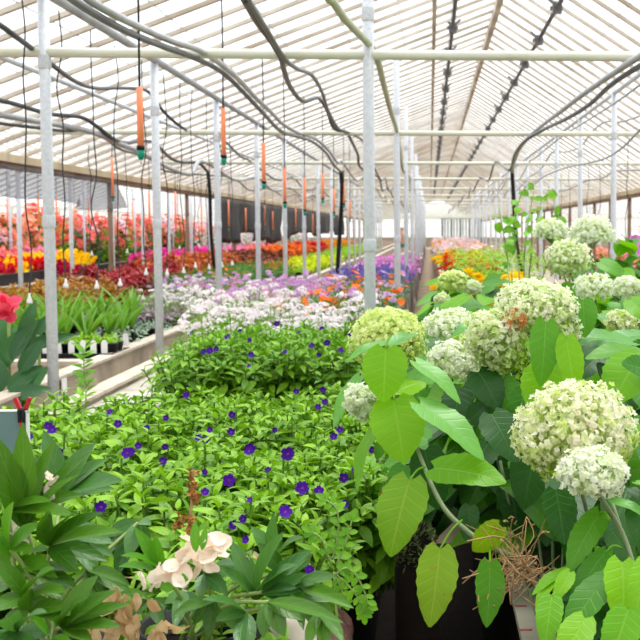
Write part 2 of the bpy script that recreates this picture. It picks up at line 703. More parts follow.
# tie beams and poles
for i in range(20):
    y = 6.5 + 5.2 * i
    o = MB().tube([(-3.85, y, EYE + .93), (0, y, EYE + .93), (3.7, y, EYE + .93)], .0255 if i else .027, 10).build('tie_beam', M['beam'])
    if i < 4:
        tag(o, 'cream horizontal tie beam across the house, %s of the beams' % (ORD[i] if i == 0 else ORD[i] + ' from the front'), 'beam')
    else:
        tag(o, 'pale horizontal tie beam far down the house under the roof', 'beam', 'far tie beams')


def pole_proto(h, r, name='support_pole', mat='pole', lean=(0, 0)):
    t = bpy.data.objects.new(name, None)
    COL.objects.link(t)
    MB().tube([(0, 0, 0), (lean[0] * .5, lean[1] * .5, h / 2), (lean[0], lean[1], h)], r, 12).build('shaft', M[mat], t)
    c = MB()
    for z in (h * .42, h * .80):
        pass
    for nm, z, dz in (('coupling', h * .45, .06), ('coupling', h * .82, .07)):
        MB().lathe([(r * 1.12, 0), (r * 1.16, .004), (r * 1.16, dz), (r * 1.12, dz + .004)], 12, (lean[0] * z / h, lean[1] * z / h, z)).build(nm, M[mat], t)
    return t


def pole_row(x, ys, z0, h, r, where, n_named, group, far_label, mat='pole', name='support_pole', wob=.02):
    pr = pole_proto(h, r, name, mat)
    for i, y in enumerate(ys):
        loc = (x + random.uniform(-wob, wob) * (i > 0), y, z0)
        o = pr if i == 0 else dup(pr, loc, random.uniform(0, 6))
        o.location = loc
        if i < n_named:
            tag(o, where % (ORD[i] if i == 0 else ORD[i] + ' from the front'), 'pole')
        else:
            tag(o, far_label, 'pole', group)


pole_row(-2.02, [6.5 + 2.6 * i for i in range(18)], .60, 2.25, .030, 'grey steel pole along the concrete curb, %s in row', 7, 'far poles of the curb row',
         'pale steel pole of the curb row far down the house')
pole_row(-.325, [6.5 + 5.2 * i for i in range(14)], 0, 3.3, .0305, 'grey steel pole beside the middle path, %s in row', 4, 'far poles of the path row',
         'pale steel pole of the path row far down the house')
pole_row(1.76, [11.5 + 2.6 * i for i in range(16)], 0, 3.0, .028, 'pale pole rising behind the hydrangeas, %s in row', 4, 'far poles behind the hydrangeas',
         'pale pole of the row behind the hydrangeas far down the house')
pole_row(-6.15, [15.8 + 2.6 * i for i in range(14)], 0, 3.0, .035, 'white pole before the red and yellow flowers, %s in row', 5, 'far poles of the neighbouring bay',
         'white pole of the neighbouring bay far behind the flowers')
pole_row(XE_L, [12.1 + 5.5 * i for i in range(14)], 0, ZE - .16, .036, 'brown gutter post beyond the coleus, %s in row', 5, 'far brown gutter posts',
         'brown gutter post far along the curb side', 'rust', 'gutter_post', 0)
pole_row(XE_R, [22.5 + 2.7 * i for i in range(16)], 0, ZE - .16, .04, 'rusty gutter post behind the hydrangeas, %s in row', 4, 'far rusty gutter posts',
         'rusty gutter post far behind the hydrangeas', 'rust', 'gutter_post', 0)
pole_row(6.5, [20 + 3.2 * i for i in range(10)], 0, 3.0, .04, 'pale pole beyond the rusty posts, %s in row', 2, 'far poles beyond rusty posts',
         'pale pole far in the bay beyond the rusty posts')
pole_row(-8.6, [20 + 2.6 * i for i in range(12)], 0, 3.0, .03, 'white pole among the salmon flowers, %s in row', 2, 'far poles among salmon flowers',
         'white pole far in among the salmon flowers')

# long straight pipes on the poles
o = along('purlin_pipe', -2.02, EYE + 1.25, .028, M['pipe'])
tag(o, 'long straight grey pipe along the tops of the curb row poles', 'pipe')
o = along('purlin_pipe', -2.95, EYE + 1.19, .022, M['pole'])
tag(o, 'long straight pale pipe under the shallow roof, outside the curb row poles', 'pipe')
o = along('purlin_pipe', 1.76, EYE + 1.30, .022, M['pole'])
tag(o, 'long straight pale pipe above the poles behind the hydrangeas', 'pipe')


# ------------------------------------------------------------------ hoses
def hose(pts, r, mat, label, name='irrigation_hose', cat='hose', tail=True):
    q = [P(*p) for p in pts]
    if name == 'irrigation_hose':
        a = q[0]
        q = [a + (0, -6.5, .02), a + (0, -3.2, -.05), a + (0, -1.2, .02)] + q      # runs on behind the camera
        if tail:                                                                  # and on from beam to beam
            b = q[-1]
            k = math.ceil((b[1] + .8 - 6.5) / 5.2)
            for i in range(k, k + 9):
                yb = 6.5 + 5.2 * i
                q += [np.array([b[0], yb, EYE + .95]), np.array([b[0] + .03 * (-1) ** i, yb + 2.6, EYE + .80])]
    w = smooth_path(q, 7)
    o = MB().tube(w, r, 9).build(name, M[mat])
    tag(o, label, cat)
    return o


hose([(62, -8, 4.4), (95, 14, 4.8), (130, 33, 5.3), (165, 47, 5.9), (195, 58, 6.45), (222, 72, 7.2), (243, 92, 8.0), (262, 112, 8.9), (281, 131, 10.2), (299, 137, 11.5),
      (313, 142, 12.6), (326, 153, 14), (333, 164, 15.5), (341, 172, 17)], .016, 'hose_grey', 'lower of two grey hoses sagging together from beam to beam', tail=False)
hose([(78, -8, 4.6), (108, 11, 4.9), (140, 27, 5.4), (172, 41, 6.0), (203, 52, 6.45), (233, 74, 7.3), (256, 98, 8.3), (271, 112, 9.2), (283, 124, 10.3), (299, 133, 11.5),
      (316, 139, 12.8), (329, 151, 14.2), (337, 162, 16)], .017, 'hose_pale', 'upper and paler of two hoses sagging together from beam to beam')
hose([(238, -10, 4.9), (246, 2, 5.1), (258, 23, 5.7), (272, 42, 6.2), (281, 58, 6.55), (284, 70, 7.2), (291, 88, 8.2), (303, 101, 9.3), (318, 98, 10.3), (327, 110, 10.8),
      (334, 128, 11.4), (346, 132, 11.7), (352, 142, 13), (358, 155, 15), (361, 168, 16.5)], .017, 'hose_dark', 'thick dark hose snaking between the first beam and the middle pole')
hose([(242, -12, 4.85), (251, 5, 5.2), (268, 32, 5.9), (284, 58, 6.5), (298, 69, 7.3), (312, 75, 8.2), (322, 92, 9.5), (328, 110, 10.5), (338, 128, 11.4), (349, 133, 11.7), (362, 140, 13), (368, 152, 16)],
     .014, 'hose_grey', 'thin grey hose wandering beside the thick dark hose')
hose([(325, -8, 5.2), (333, 2, 5.4), (345, 19, 5.8), (358, 33, 6.2), (366, 41, 6.4), (373, 49, 6.62), (378, 61, 6.8), (384, 85, 7.8), (391, 112, 10), (396, 128, 11.4), (400, 150, 13.5), (403, 170, 16.5)],
     .020, 'hose_green', 'greenish cream hose bending behind the middle pole')
hose([(665, 40, 5.8), (640, 56, 6.2), (605, 79, 6.9), (578, 98, 8), (560, 112, 9), (545, 123, 11), (530, 136, 11.7), (520, 148, 12.5), (515, 160, 13.5), (512, 172, 14)], .019, 'hose_pale',
     'pale hose curving down under the steep roof slope', tail=False)
hose([(665, 50, 5.9), (640, 66, 6.3), (612, 84, 7), (590, 104, 8), (568, 118, 9), (545, 129, 11), (525, 141, 11.7), (515, 154, 12.8), (509, 170, 14)], .016, 'hose_grey',
     'dark grey hose curving just below the pale hose under the steep slope')
hose([(660, 73, 7.6), (640, 85, 8), (615, 103, 9.3), (585, 122, 11.5), (560, 138, 13), (535, 158, 16)], .009, 'pipe', 'straight thin grey hose highest under the steep slope')
hose([(660, 108, 11), (640, 116, 11.4), (620, 122, 12), (605, 122, 12.4), (592, 132, 14), (580, 147, 15), (565, 152, 16.8), (553, 152, 17.3), (545, 163, 18), (538, 172, 20)], .011, 'pipe',
     'wavy grey hose lower under the steep slope')
hose([(660, 112, 7.6), (640, 130, 8.4), (622, 148, 10), (606, 158, 11.5), (588, 163, 12.5), (565, 168, 15), (545, 176, 16.8), (528, 186, 18)], .010, 'pipe',
     'lowest grey hose sagging towards the steep side gutter')
hose([(660, 168, 14), (640, 170, 14.5), (615, 171, 15.5), (603, 178, 16), (585, 181, 17), (572, 188, 18), (556, 190, 19)], .011, 'pipe', 'grey hose looping low above the white flower domes')
hose([(-12, 18, 5.9), (15, 36, 6.2), (35, 51, 6.55), (55, 67, 7), (75, 81, 7.8), (95, 88, 8.8), (120, 88, 9.8), (145, 90, 10.6), (155, 100, 11), (165, 113, 11.2), (180, 126, 11.5),
      (195, 133, 12), (215, 134, 12.5), (228, 144, 14), (240, 156, 16)], .015, 'hose_dark', 'dark hose looping behind the first curb row pole')
hose([(-12, 97, 9.5), (15, 104, 9.9), (50, 114, 10.5), (80, 117, 11), (95, 125, 11.3), (112, 138, 11.6), (125, 143, 12.4), (140, 141, 13.5), (155, 143, 14.5), (168, 156, 15.5), (180, 162, 16),
      (198, 163, 16.7), (208, 172, 17)], .020, 'hose_dark', 'dark wavy hose below, along the gutter side', tail=False)
hose([(-12, 112, 9.6), (30, 120, 10), (65, 126, 10.8), (95, 133, 11.3), (120, 144, 12.0), (140, 152, 13), (165, 166, 14.5), (190, 174, 16)], .026, 'pipe', 'pale pipe sloping beside the dark wavy hose')
hose([(-12, 121, 9.5), (30, 127, 10), (65, 131, 10.8), (88, 130, 11.3), (105, 138, 11.8), (122, 150, 13), (150, 158, 15), (170, 172, 17)], .014, 'hose_dark', 'thin dark hose lowest on the gutter side')
# drops to the beds
hose([(341, 171, 17), (342, 190, 17), (341, 215, 17.05), (337, 276, 17.1)], .03, 'black', 'black hose dropping straight into the middle bed', 'drop_hose')
hose([(208, 171, 17), (210, 195, 17.05), (211, 230, 17.1), (214, 268, 17.1)], .026, 'black', 'black hose dropping behind the orange coleus', 'drop_hose')
hose([(512, 170, 14), (514, 205, 14.02), (516, 240, 14.03), (523, 275, 14)], .024, 'black', 'black hose dropping through the climbing vine', 'drop_hose')


# ------------------------------------------------------------------ hanging sprinklers
def orange_hanger(pos, top, L, label, group=None):
    """cord, orange weight, teal nozzle; pos = tip of the nozzle"""
    t = thing('misting_hanger', label, 'sprinkler', pos, group)
    MB().tube([(0, 0, L + .04), (.004, 0, (top + L) / 2), (0, 0, top)], .0052, 6).build('cord', M['cord'], t)
    MB().tube([(0, 0, .055), (0, 0, .055 + L * .5), (0, 0, .055 + L)], .0145, 12).build('weight', M['orange'], t)
    nz = MB().lathe([(.008, .004), (.015, .02), (.017, .03), (.017, .048)], 12).build('nozzle', M['teal'], t)
    MB().lathe([(.0185, .048), (.0185, .066)], 12).build('collar', M['black'], t)
    MB().lathe([(.003, -.012), (.006, 0), (.006, .005)], 8).build('tip', M['white'], nz)
    return t


names5 = [(141, 161, 5.4, 73), (224, 166, 7.5, 57), (264, 190, 9.3, 47), (285, 209, 10.8, 41), (305, 216, 12.4, 38), (323, 204, 13.5, 30), (334, 217, 15.2, 28), (344, 208, 17, 25), (350, 222, 19, 22)]
for i, (px, py, Y, h) in enumerate(names5):
    p = P(px, py, Y)
    lab = 'orange misting hanger with teal nozzle over the middle bed, %s' % (ORD[i] if i == 0 else ORD[min(i, 7)] + ' from the front') if i < 8 else \
        'orange weighted misting hanger with teal nozzle, at the far end of the row'
    orange_hanger(p, EYE + 1.35 + .25 * (i < 2) - p[2], h / 1200 * Y - .06, lab)
back = [(39, 231, 17, 36), (57, 226, 20, 30), (113, 202, 15, 44), (116, 240, 22, 26), (89, 228, 21, 30), (150, 238, 17, 45), (176, 236, 20, 44), (202, 238, 22, 34), (229, 230, 24, 30), (246, 234, 26, 26),
        (257, 230, 27, 26), (265, 229, 29, 24), (273, 233, 31, 22), (296, 230, 32, 22), (313, 236, 34, 22), (26, 236, 22, 30), (8, 232, 20, 32), (133, 235, 24, 32), (188, 228, 26, 28), (75, 233, 24, 28)]
for px, py, Y, h in back:
    p = P(px, py, Y)
    orange_hanger(p, EYE + 1.2 - p[2] if p[0] > -4.5 else 1.0, h / 1200 * Y - .06, 'orange weighted misting hanger far back over the red and black background', 'far misting hangers')


def drip(pos, top, label, group=None, seed=0, r=.0042):
    t = thing('spray_dropper', label, 'sprinkler', pos, group)
    rg = random.Random(seed)
    pts = [(0, 0, .03)]
    z = .1
    n = 7
    for i in range(1, n):
        pts.append((rg.uniform(-.02, .02), rg.uniform(-.02, .02), .03 + (top - .03) * i / n))
    pts.append((0, 0, top))
    MB().tube(smooth_path(pts, 5), r, 6).build('cord', M['cord'], t)
    MB().lathe([(.017, -.024), (.015, -.010), (.006, .016), (.005, .03)], 10).build('spray_cone', M['white'], t)
    return t


for i in range(11):
    Y = 6.42 + .66 * i
    z = EYE - .34 + random.uniform(-.03, .03)
    lab = 'black hanging tube with white spray cone over the trays, %s' % (ORD[i] if i == 0 else ORD[i] + ' from the front') if i < 5 else \
        'thin black hanging tube with white spray cone farther along the curb row'
    drip((-2.12 + random.uniform(-.02, .02), Y, z), EYE + 1.25 - z, lab, None if i < 5 else 'far spray droppers', i)
for i in range(14):
    Y = 9.0 + 1.3 * i
    z = EYE - .2
    drip((2.55, Y, z), 1.3, 'thin dark tube hanging under the steep roof slope behind the hydrangeas', 'spray droppers behind the hydrangeas', 50 + i, .005)
for i in range(10):
    Y = 13 + 1.5 * i
    drip((-3.6, Y, EYE - .25), 1.15, 'thin dark tube hanging beside the gutter over the coleus', 'spray droppers beside the gutter', 90 + i, .005)


# ------------------------------------------------------------------ sheets hung from the gutter
def sheet(name, label, cat, y0, y1, drop, mat, waves, seed, th=.012, x=XE_L + .16):
    rg = random.Random(seed)
    n, m = 60, 8
    ph = [rg.uniform(0, 6) for _ in range(4)]
    V = []
    for i in range(n + 1):
        u = i / n
        y = y0 + (y1 - y0) * u
        d = drop * (.84 + .10 * math.sin(u * waves * 6.3 + ph[0]) + .06 * math.sin(u * waves * 15 + ph[1]))
        for j in range(m + 1):
            v = j / m
            xx = x + v * (.10 * math.sin(u * waves * 20 + ph[2]) + .05 * math.sin(u * waves * 47 + ph[3] + v * 3))
            V.append((xx, y, ZE - .15 - d * v))
    k = m + 1
    Fs = [(i * k + j, (i + 1) * k + j, (i + 1) * k + j + 1, i * k + j + 1) for i in range(n) for j in range(m)]
    mb = MB().raw(V, Fs)
    o = mb.build(name, M[mat])
    sd = o.modifiers.new('thickness', 'SOLIDIFY')
    sd.thickness = th
    return tag(o, label, cat)


sheet('plastic_sheet', 'crumpled black plastic sheet hanging from the gutter, nearer of two', 'plastic sheet', 25.2, 36.5, 1.1, 'blacksheet', 1.4, 3)
sheet('plastic_sheet', 'black plastic sheet hanging from the gutter farther along', 'plastic sheet', 36.7, 62, 1.0, 'blacksheet', 2.2, 8)
sheet('shade_cloth', 'grey see-through shade cloth swagged below the gutter', 'shade cloth', 11.2, 17.4, .42, 'shade', .8, 5, .002)

# ------------------------------------------------------------------ raised beds
BEDZ = .70
RIM = .75


def bed(label, x0, x1, y0, y1, wl=.09, wr=.09, soil='soil', mats=('concrete', 'concrete'), rim=RIM, zs=BEDZ):
    t = thing('raised_bed', label, 'raised bed', ((x0 + x1) / 2, (y0 + y1) / 2, 0))
    cx, cy = (x0 + x1) / 2, (y0 + y1) / 2
    for (xa, xb), wm in zip(((x0, x0 + wl), (x1 - wr, x1)), mats):
        mb = MB()
        mb.box((xa - cx, y0 - cy, 0), (xb - cx, y1 - cy, rim - .018))
        w = mb.build('side_wall', M[wm], t, smooth=False)
        MB().box((xa - cx - .012, y0 - cy, rim - .018), (xb - cx + .012, y1 - cy, rim)).build('cap', M['concrete_top'], w, smooth=False)
    MB().box((x0 + wl - cx, y0 - cy, .5), (x1 - wr - cx, y1 - cy, zs)).build('bed_fill', M[soil], t, smooth=False)
    return t


bed('long concrete raised bed of violet and white flowers beside the middle path', -1.83, -.22, 1.2, 6.42, mats=('concrete', 'shade_darkwood'))
bed('long concrete raised bed continuing with lilac and orange flowers past the pole', -1.83, -.37, 6.43, 100, soil='benchfloor')
bed('concrete raised bed of canna, trays and coleus behind the curb poles', -4.35, -2.16, 3.0, 100, soil='benchfloor')
bed('raised bench of yellow and red flowers in the neighbouring bay', -10.2, -6.35, 10, 100, soil='benchfloor')
bed('raised bed of white hydrangeas on the far side of the dark aisle', .20, 1.66, .9, 6.4, wl=.05, mats=('shade_darkwood', 'concrete'))
bed('concrete raised bed of stalky plants and distant red flowers beyond the hydrangeas', .20, 1.66, 6.41, 100)
bed('low pale bench beyond the rusty posts', 4.9, 7.2, 14, 100, soil='benchfloor', rim=.6, zs=.57)
struct(MB().box((-1.74, 5.6, BEDZ), (-1.30, 9.0, BEDZ + .006)).build('trim_9', M['channel'], smooth=False))
gl = MB().box((-2.16, 3.0, 0), (-1.83, 100, .60)).build('trim_3', M['channel'], smooth=False)
struct(gl)

# ------------------------------------------------------------------ plants: shared templates and materials
T_BROW = leaf_t(2, 5, .43, .60, .9, .30, .30)
T_COLE = leaf_t(2, 4, .68, .5, .7, .2, .35)
T_ROUND = leaf_t(2, 4, .8, .45, .55, .2, .2)
T_HYD = leaf_t(8, 14, .76, .40, .74, .10, .22, .10, .05, .035, 3)
T_HYD_LO = leaf_t(4, 7, .76, .40, .74, .18, .30, .10, .04, 0, 5)
T_PEON = leaf_t(4, 8, .34, .75, .85, .30, .22)
T_BLADE = leaf_t(2, 7, .075, .25, .6, .5, .12, droop=.22)
T_CANNA = leaf_t(4, 9, .40, .6, .8, .25, .28)
T_FERN = leaf_t(2, 4, .34, .6, .8, .2, .35)
T_FL5 = flower_t(5, .95, .12)
T_FL5B = flower_t(5, .95, .25, 2, 2)
T_VIOLET = flower_t(5, .80, .22, 2, 3, .22, .5)
T_FL4 = flower_t(4, 1.0, .35, 2, 2)
T_DAISY = flower_t(8, .5, .10, 1, 2)
T_PETAL = leaf_t(4, 6, .72, .6, .42, .55, -.55, 0, .30, 0, 4)
T_CRUMP = leaf_t(4, 7, .55, .6, .8, .9, .55, 0, .5, 0, 2)

LM = {
    'brow': m_leaf('violet_plant_leaf', (86, 140, 10), (146, 196, 38), (178, 216, 90), .27, .42, 5),
    'brow2': m_leaf('violet_plant_leaf_deep', (80, 136, 12), (138, 190, 40), (172, 212, 90), .27, .42, 5),
    'neme': m_leaf('white_plant_leaf', (84, 142, 26), (136, 190, 56), None, .35, .5),
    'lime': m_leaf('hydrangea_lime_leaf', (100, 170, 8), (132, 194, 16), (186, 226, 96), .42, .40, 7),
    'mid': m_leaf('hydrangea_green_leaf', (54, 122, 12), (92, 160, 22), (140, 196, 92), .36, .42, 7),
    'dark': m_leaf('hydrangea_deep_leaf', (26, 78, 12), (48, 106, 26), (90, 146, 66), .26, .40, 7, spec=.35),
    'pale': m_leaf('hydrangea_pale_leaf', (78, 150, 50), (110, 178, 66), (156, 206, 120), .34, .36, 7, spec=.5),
    'yellow': m_leaf('hydrangea_yellow_leaf', (108, 164, 14), (138, 176, 20), (206, 214, 96), .40, .45, 7, (150, 84, 20)),
    'peony': m_leaf('peony_leaf', (54, 106, 16), (86, 138, 28), (138, 180, 76), .30, .38, 5, spec=.5),
    'peonyb': m_leaf('peony_blue_leaf', (58, 110, 44), (88, 142, 60), (140, 180, 100), .30, .36, 5, spec=.5),
    'peonyl': m_leaf('peony_bright_leaf', (76, 144, 20), (104, 168, 36), (160, 206, 90), .36, .4, 5),
    'canna': m_leaf('canna_leaf', (30, 84, 34), (58, 118, 50), (86, 142, 96), .22, .36, 9, spec=.5),
    'blade': m_leaf('grass_blade', (84, 146, 30), (132, 184, 62), None, .36, .45),
    'fern': m_leaf('fern_leaf', (54, 112, 34), (92, 148, 52), None, .3, .5),
    'limeg': m_leaf('lime_foliage', (138, 190, 40), (170, 214, 60), None, .35, .5),
    'olive': m_leaf('copper_olive_leaf', (166, 112, 24), (124, 64, 18), None, .3, .5, tip=(190, 146, 44)),
    'wine': m_leaf('wine_red_leaf', (164, 30, 50), (118, 20, 32), None, .3, .5, tip=(206, 74, 74)),
    'copper': m_leaf('copper_orange_leaf', (204, 96, 34), (136, 36, 20), None, .3, .5, tip=(214, 130, 48)),
    'brick': m_leaf('brick_red_leaf', (112, 40, 22), (84, 22, 18), None, .2, .5, tip=(160, 84, 40)),
    'dusty': m_leaf('dusty_purple_leaf', (148, 130, 142), (104, 84, 104), None, .25, .6, tip=(190, 182, 186)),
    'silver': m_leaf('silver_leaf', (176, 196, 180), (140, 166, 146), None, .25, .6),
    'weed': m_leaf('weed_leaf', (92, 158, 24), (130, 192, 44), (180, 220, 100), .4, .45),
    'vine': m_leaf('vine_leaf', (96, 166, 28), (140, 200, 48), (180, 220, 100), .36, .45),
}
PM = {
    'violet': m_petal('violet_petal', (66, 8, 136), (88, 22, 166), (140, 90, 210), .14, .3),
    'nwhite': m_petal('white_petal', (252, 250, 252), (250, 238, 246), (236, 224, 150), .16, .35),
    'nlilac': m_petal('lilac_petal', (232, 196, 236), (214, 160, 226), (240, 220, 180), .16, .35),
    'npink': m_petal('pink_petal', (240, 176, 214), (226, 150, 206), (250, 226, 180), .16, .35),
    'hwhite': m_petal('hydrangea_white', (252, 252, 246), (244, 248, 234), (224, 232, 170), .16, .60, tone=(208, 232, 120)),
    'hcream': m_petal('hydrangea_cream', (254, 253, 244), (249, 249, 226), (230, 232, 140), .14, .60, tone=(182, 218, 56)),
    'hpink': m_petal('hydrangea_blush', (254, 253, 242), (253, 246, 232), (232, 230, 150), .14, .60, tone=(194, 222, 70)),
    'hlime': m_petal('hydrangea_limegreen', (246, 250, 206), (232, 242, 160), (214, 228, 110), .14, .60, tone=(180, 218, 50)),
    'hbrown': m_petal('hydrangea_browned', (214, 160, 96), (180, 116, 62), None, .2, .35),
    'cream': m_leaf('spent_petal', (252, 242, 228), (248, 228, 206), (250, 240, 226), .35, .6, 4, (226, 186, 136), .2, tint=False),
    'cannap': m_leaf('canna_petal', (246, 62, 104), (250, 136, 158), (252, 170, 180), .45, .5, 4, tint=False),
    'yellow': m_petal('yellow_bloom', (255, 220, 10), (250, 200, 0), None, .2, .35),
    'limeyellow': m_petal('lime_yellow_bloom', (232, 234, 20), (214, 224, 30), None, .2, .35),
    'redm': m_petal('red_magenta_bloom', (206, 16, 60), (170, 10, 70), None, .2, .3),
    'scarlet': m_petal('scarlet_bloom', (240, 40, 30), (226, 20, 40), None, .2, .3),
    'salmon': m_petal('salmon_bloom', (252, 140, 126), (246, 110, 108), None, .2, .35),
    'coral': m_petal('coral_bloom', (253, 176, 150), (251, 150, 116), None, .2, .35),
    'magenta': m_petal('magenta_bloom', (240, 30, 170), (220, 20, 150), None, .2, .35),
    'pinkp': m_petal('bright_pink_bloom', (250, 110, 170), (246, 150, 190), None, .2, .35),
    'orchid': m_petal('orchid_pink_bloom', (244, 160, 234), (232, 130, 222), None, .2, .35),
    'orange': m_petal('orange_bloom', (255, 140, 40), (250, 110, 20), (200, 80, 10), .2, .35),
    'blue': m_petal('blue_spike_bloom', (104, 92, 176), (136, 124, 196), None, .2, .3),
    'palepk': m_petal('pale_pink_bloom', (244, 206, 216), (250, 226, 230), None, .2, .35),
}
M['pot'] = M['black']


def bushy(rg, nstem, Rd, H, nodes, gap, T, ls, mb, stems=None, el=(62, 4), r0=.35, sm=None, spread=1.0, dome=.3, mi=0):
    """leafy stems rising from a plant's base; leaves in crossed pairs"""
    D, N, Pn, S, K = [], [], [], [], []
    tips = []
    for s_ in range(nstem):
        a = rg.uniform(0, 2 * PI)
        r = Rd * math.sqrt(rg.uniform(0.01, 1))
        tip = np.array([r * math.cos(a), r * math.sin(a), H * (1 - dome * (r / Rd) ** 2) * rg.uniform(.86, 1.06)])
        base = np.array([r * r0 * math.cos(a), r * r0 * math.sin(a), 0.0])
        ax = (tip - base) / np.linalg.norm(tip - base)
        tips.append((tip, ax))
        if stems is not None:
            stems.tube([base, base * .4 + tip * .6 + (0, 0, .01), tip], .0028, 4, caps=False)
        px = np.cross(ax, (math.cos(a + 1), math.sin(a + 1), .2))
        px /= np.linalg.norm(px)
        py = np.cross(ax, px)
        ph = rg.uniform(0, PI)
        d = 0.0
        for k in range(nodes):
            p = tip - ax * d
            if p[2] < .02:
                break
            e = math.radians(el[0] + (el[1] - el[0]) * min(1, k / 2.5) + rg.uniform(-12, 12))
            for q in (0, PI):
                f = ph + q + rg.uniform(-.35, .35)
                dr = (px * math.cos(f) + py * math.sin(f)) * math.cos(e) + ax * math.sin(e)
                D.append(dr)
                N.append(ax + rg.normal(0, .22, 3))
                Pn.append(p)
                S.append(ls * (.52 + .48 * min(1, k / 1.6)) * rg.uniform(.8, 1.15))
                K.append(min(1, max(0, rg.uniform(0, 1))))
            ph += PI / 2
            d += gap * (.45 + .4 * min(k, 2)) * rg.uniform(.8, 1.2)
    if D:
        mb.inst(T, frames(D, np.array(N)), Pn, np.array(S), np.array(K), mi=mi)
    return tips


def blooms(rg, mb, T, pts, nrm, size, jit=.35, tone=None):
    n = len(pts)
    N = np.asarray(nrm, float) + rg.normal(0, jit, (n, 3))
    X = rg.normal(0, 1, (n, 3))
    Rm = frames(X - N * ((X * N).sum(1) / (N * N).sum(1))[:, None], N)
    mb.inst(T, Rm, pts, size * rg.uniform(.8, 1.15, n), rg.uniform(0, 1, n), tone)


def proto(name):
    o = bpy.data.objects.new(name, None)
    COL.objects.link(o)
    o.empty_display_size = .05
    return o


def in_view(p, mx=60, my=90):
    x, y = proj(p)
    return -mx < x < 640 + mx and -my < y < 640 + my


# ------------------------------------------------------------------ violet flowered bed (near)
def brow_proto(seed, mat, Rd, H, ns, ls):
    rg = np.random.default_rng(seed)
    t = proto('violet_flower_plant')
    mb, st = MB(), MB()
    bushy(rg, ns, Rd, H, 6, .036, T_BROW, ls, mb, st, el=(50, -6))
    mb.build('foliage', LM[mat], t)
    st.build('stem', M['stem_deep'], t)
    return t


class Lot:
    """copies of a few prototypes set out at chosen spots; the first copy of each is the prototype itself"""

    def __init__(s, protos):
        s.pr, s.used, s.all = protos, [False] * len(protos), []

    def put(s, loc, label, cat, group=None, rz=None, sc=1.0):
        k = random.randrange(len(s.pr))
        rz = random.uniform(0, 6.28) if rz is None else rz
        if not s.used[k]:
            s.used[k] = True
            o = s.pr[k]
            o.location, o.rotation_euler, o.scale = loc, (0, 0, rz), (sc, sc, sc)
        else:
            o = dup(s.pr[k], loc, rz, sc)
        if 'group' in o and not group:
            del o['group']
        tag(o, label, cat, group)
        s.all.append(o)
        return o

    def finish(s):
        for k, u in enumerate(s.used):
            if not u:
                for c in list(s.pr[k].children):
                    bpy.data.objects.remove(c)
                bpy.data.objects.remove(s.pr[k])


front = Lot([brow_proto(20 + i, 'brow', .18, .33, 44, .066) for i in range(5)])
y = 1.92
while y < 4.55:
    x = -1.66
    while x < (-.11 if y > 2.8 else -.27):
        p = (x + random.uniform(-.04, .04), y + random.uniform(-.04, .04), BEDZ)
        if in_view((p[0], p[1], 1.0), 110, 60) and not (y < 2.35 and x < -.50) and y < 4.40 - max(0, -x - .92) * 1.0:
            front.put(p, 'low bushy plant with violet flowers in the bright green block nearest the front', 'flowering plant', 'violet flowered plants of the front block', sc=random.uniform(.92, 1.06))
        x += .215
    y += .215
front.finish()
back_lot = Lot([brow_proto(40 + i, 'brow2', .21, .41, 42, .068) for i in range(3)])
for y in np.arange(5.3, 6.35, .26):
    for x in np.arange(-1.05, -.28, .22):
        back_lot.put((x + random.uniform(-.04, .04), y, BEDZ), 'taller dark-based plant with violet flowers in the second block, before the white flowers', 'flowering plant',
                     'violet flowered plants of the second block')
back_lot.finish()

fr_px = [(288, 454, 15), (229, 480, 14), (302, 488, 15), (319, 491, 11), (285, 512, 15), (250, 449, 12), (357, 470, 11), (344, 478, 11), (231, 432, 9), (163, 461, 9), (101, 507, 13), (127, 453, 12),
         (131, 452, 9), (52, 430, 10), (48, 426, 9), (233, 525, 10), (243, 519, 9), (226, 546, 9), (246, 540, 9), (238, 553, 10), (310, 570, 11), (345, 504, 9), (118, 424, 9), (138, 446, 8), (323, 390, 7),
         (318, 407, 7), (325, 402, 7), (296, 392, 7), (232, 415, 8), (206, 440, 8), (198, 438, 8), (249, 451, 10), (205, 472, 7), (334, 437, 9), (340, 430, 8), (60, 452, 8), (147, 428, 7), (186, 395, 7),
         (268, 470, 7), (210, 430, 7), (165, 447, 7), (205, 492, 9), (372, 450, 8), (110, 412, 7), (166, 418, 7), (250, 500, 7), (275, 430, 6), (30, 437, 7)]
vm = []
for i in range(3):
    mb = MB()
    mb.inst(T_VIOLET, rotz(i * .4)[None], [(0, 0, 0)], 1.0, [i / 2.0])
    vm.append(mb.mesh('flower', [PM['violet']]))


def add_flowers(px_list, lot, z=None, Y=None):
    for px, py, s_ in px_list:
        p = PZ(px, py, z) if Y is None else P(px, py, Y)
        best = min(lot, key=lambda o: (o.location.x - p[0]) ** 2 + (o.location.y - p[1]) ** 2)
        f = part('flower', random.choice(vm), best)
        d = np.array([random.uniform(-.5, .5), -1.0, random.uniform(.25, 1.1)])
        n = d / np.linalg.norm(d)
        Rm = frames([(random.uniform(-1, 1), .2, .6)], [n])[0]
        rad = s_ * p[1] / F_PX / 2 * 1.12
        W = Matrix.Translation(Vector(p)) @ Matrix(Rm.tolist()).to_4x4() @ Matrix.Scale(rad, 4)
        pw = Matrix.LocRotScale(best.location, best.rotation_euler, best.scale)
        f.matrix_parent_inverse = Matrix()
        f.matrix_basis = pw.inverted() @ W


add_flowers(fr_px, front.all, z=1.055)
add_flowers([(277, 324, 7), (228, 338, 8), (322, 329, 6), (298, 332, 5), (350, 335, 6), (250, 340, 5), (192, 333, 5), (240, 331, 5)], back_lot.all, z=1.10)
add_flowers([(251, 355, 7), (312, 346, 7), (327, 343, 7), (210, 351, 8), (204, 352, 7), (319, 355, 5), (249, 366, 5), (216, 349, 6), (285, 352, 5), (341, 350, 6)], back_lot.all, Y=4.98)


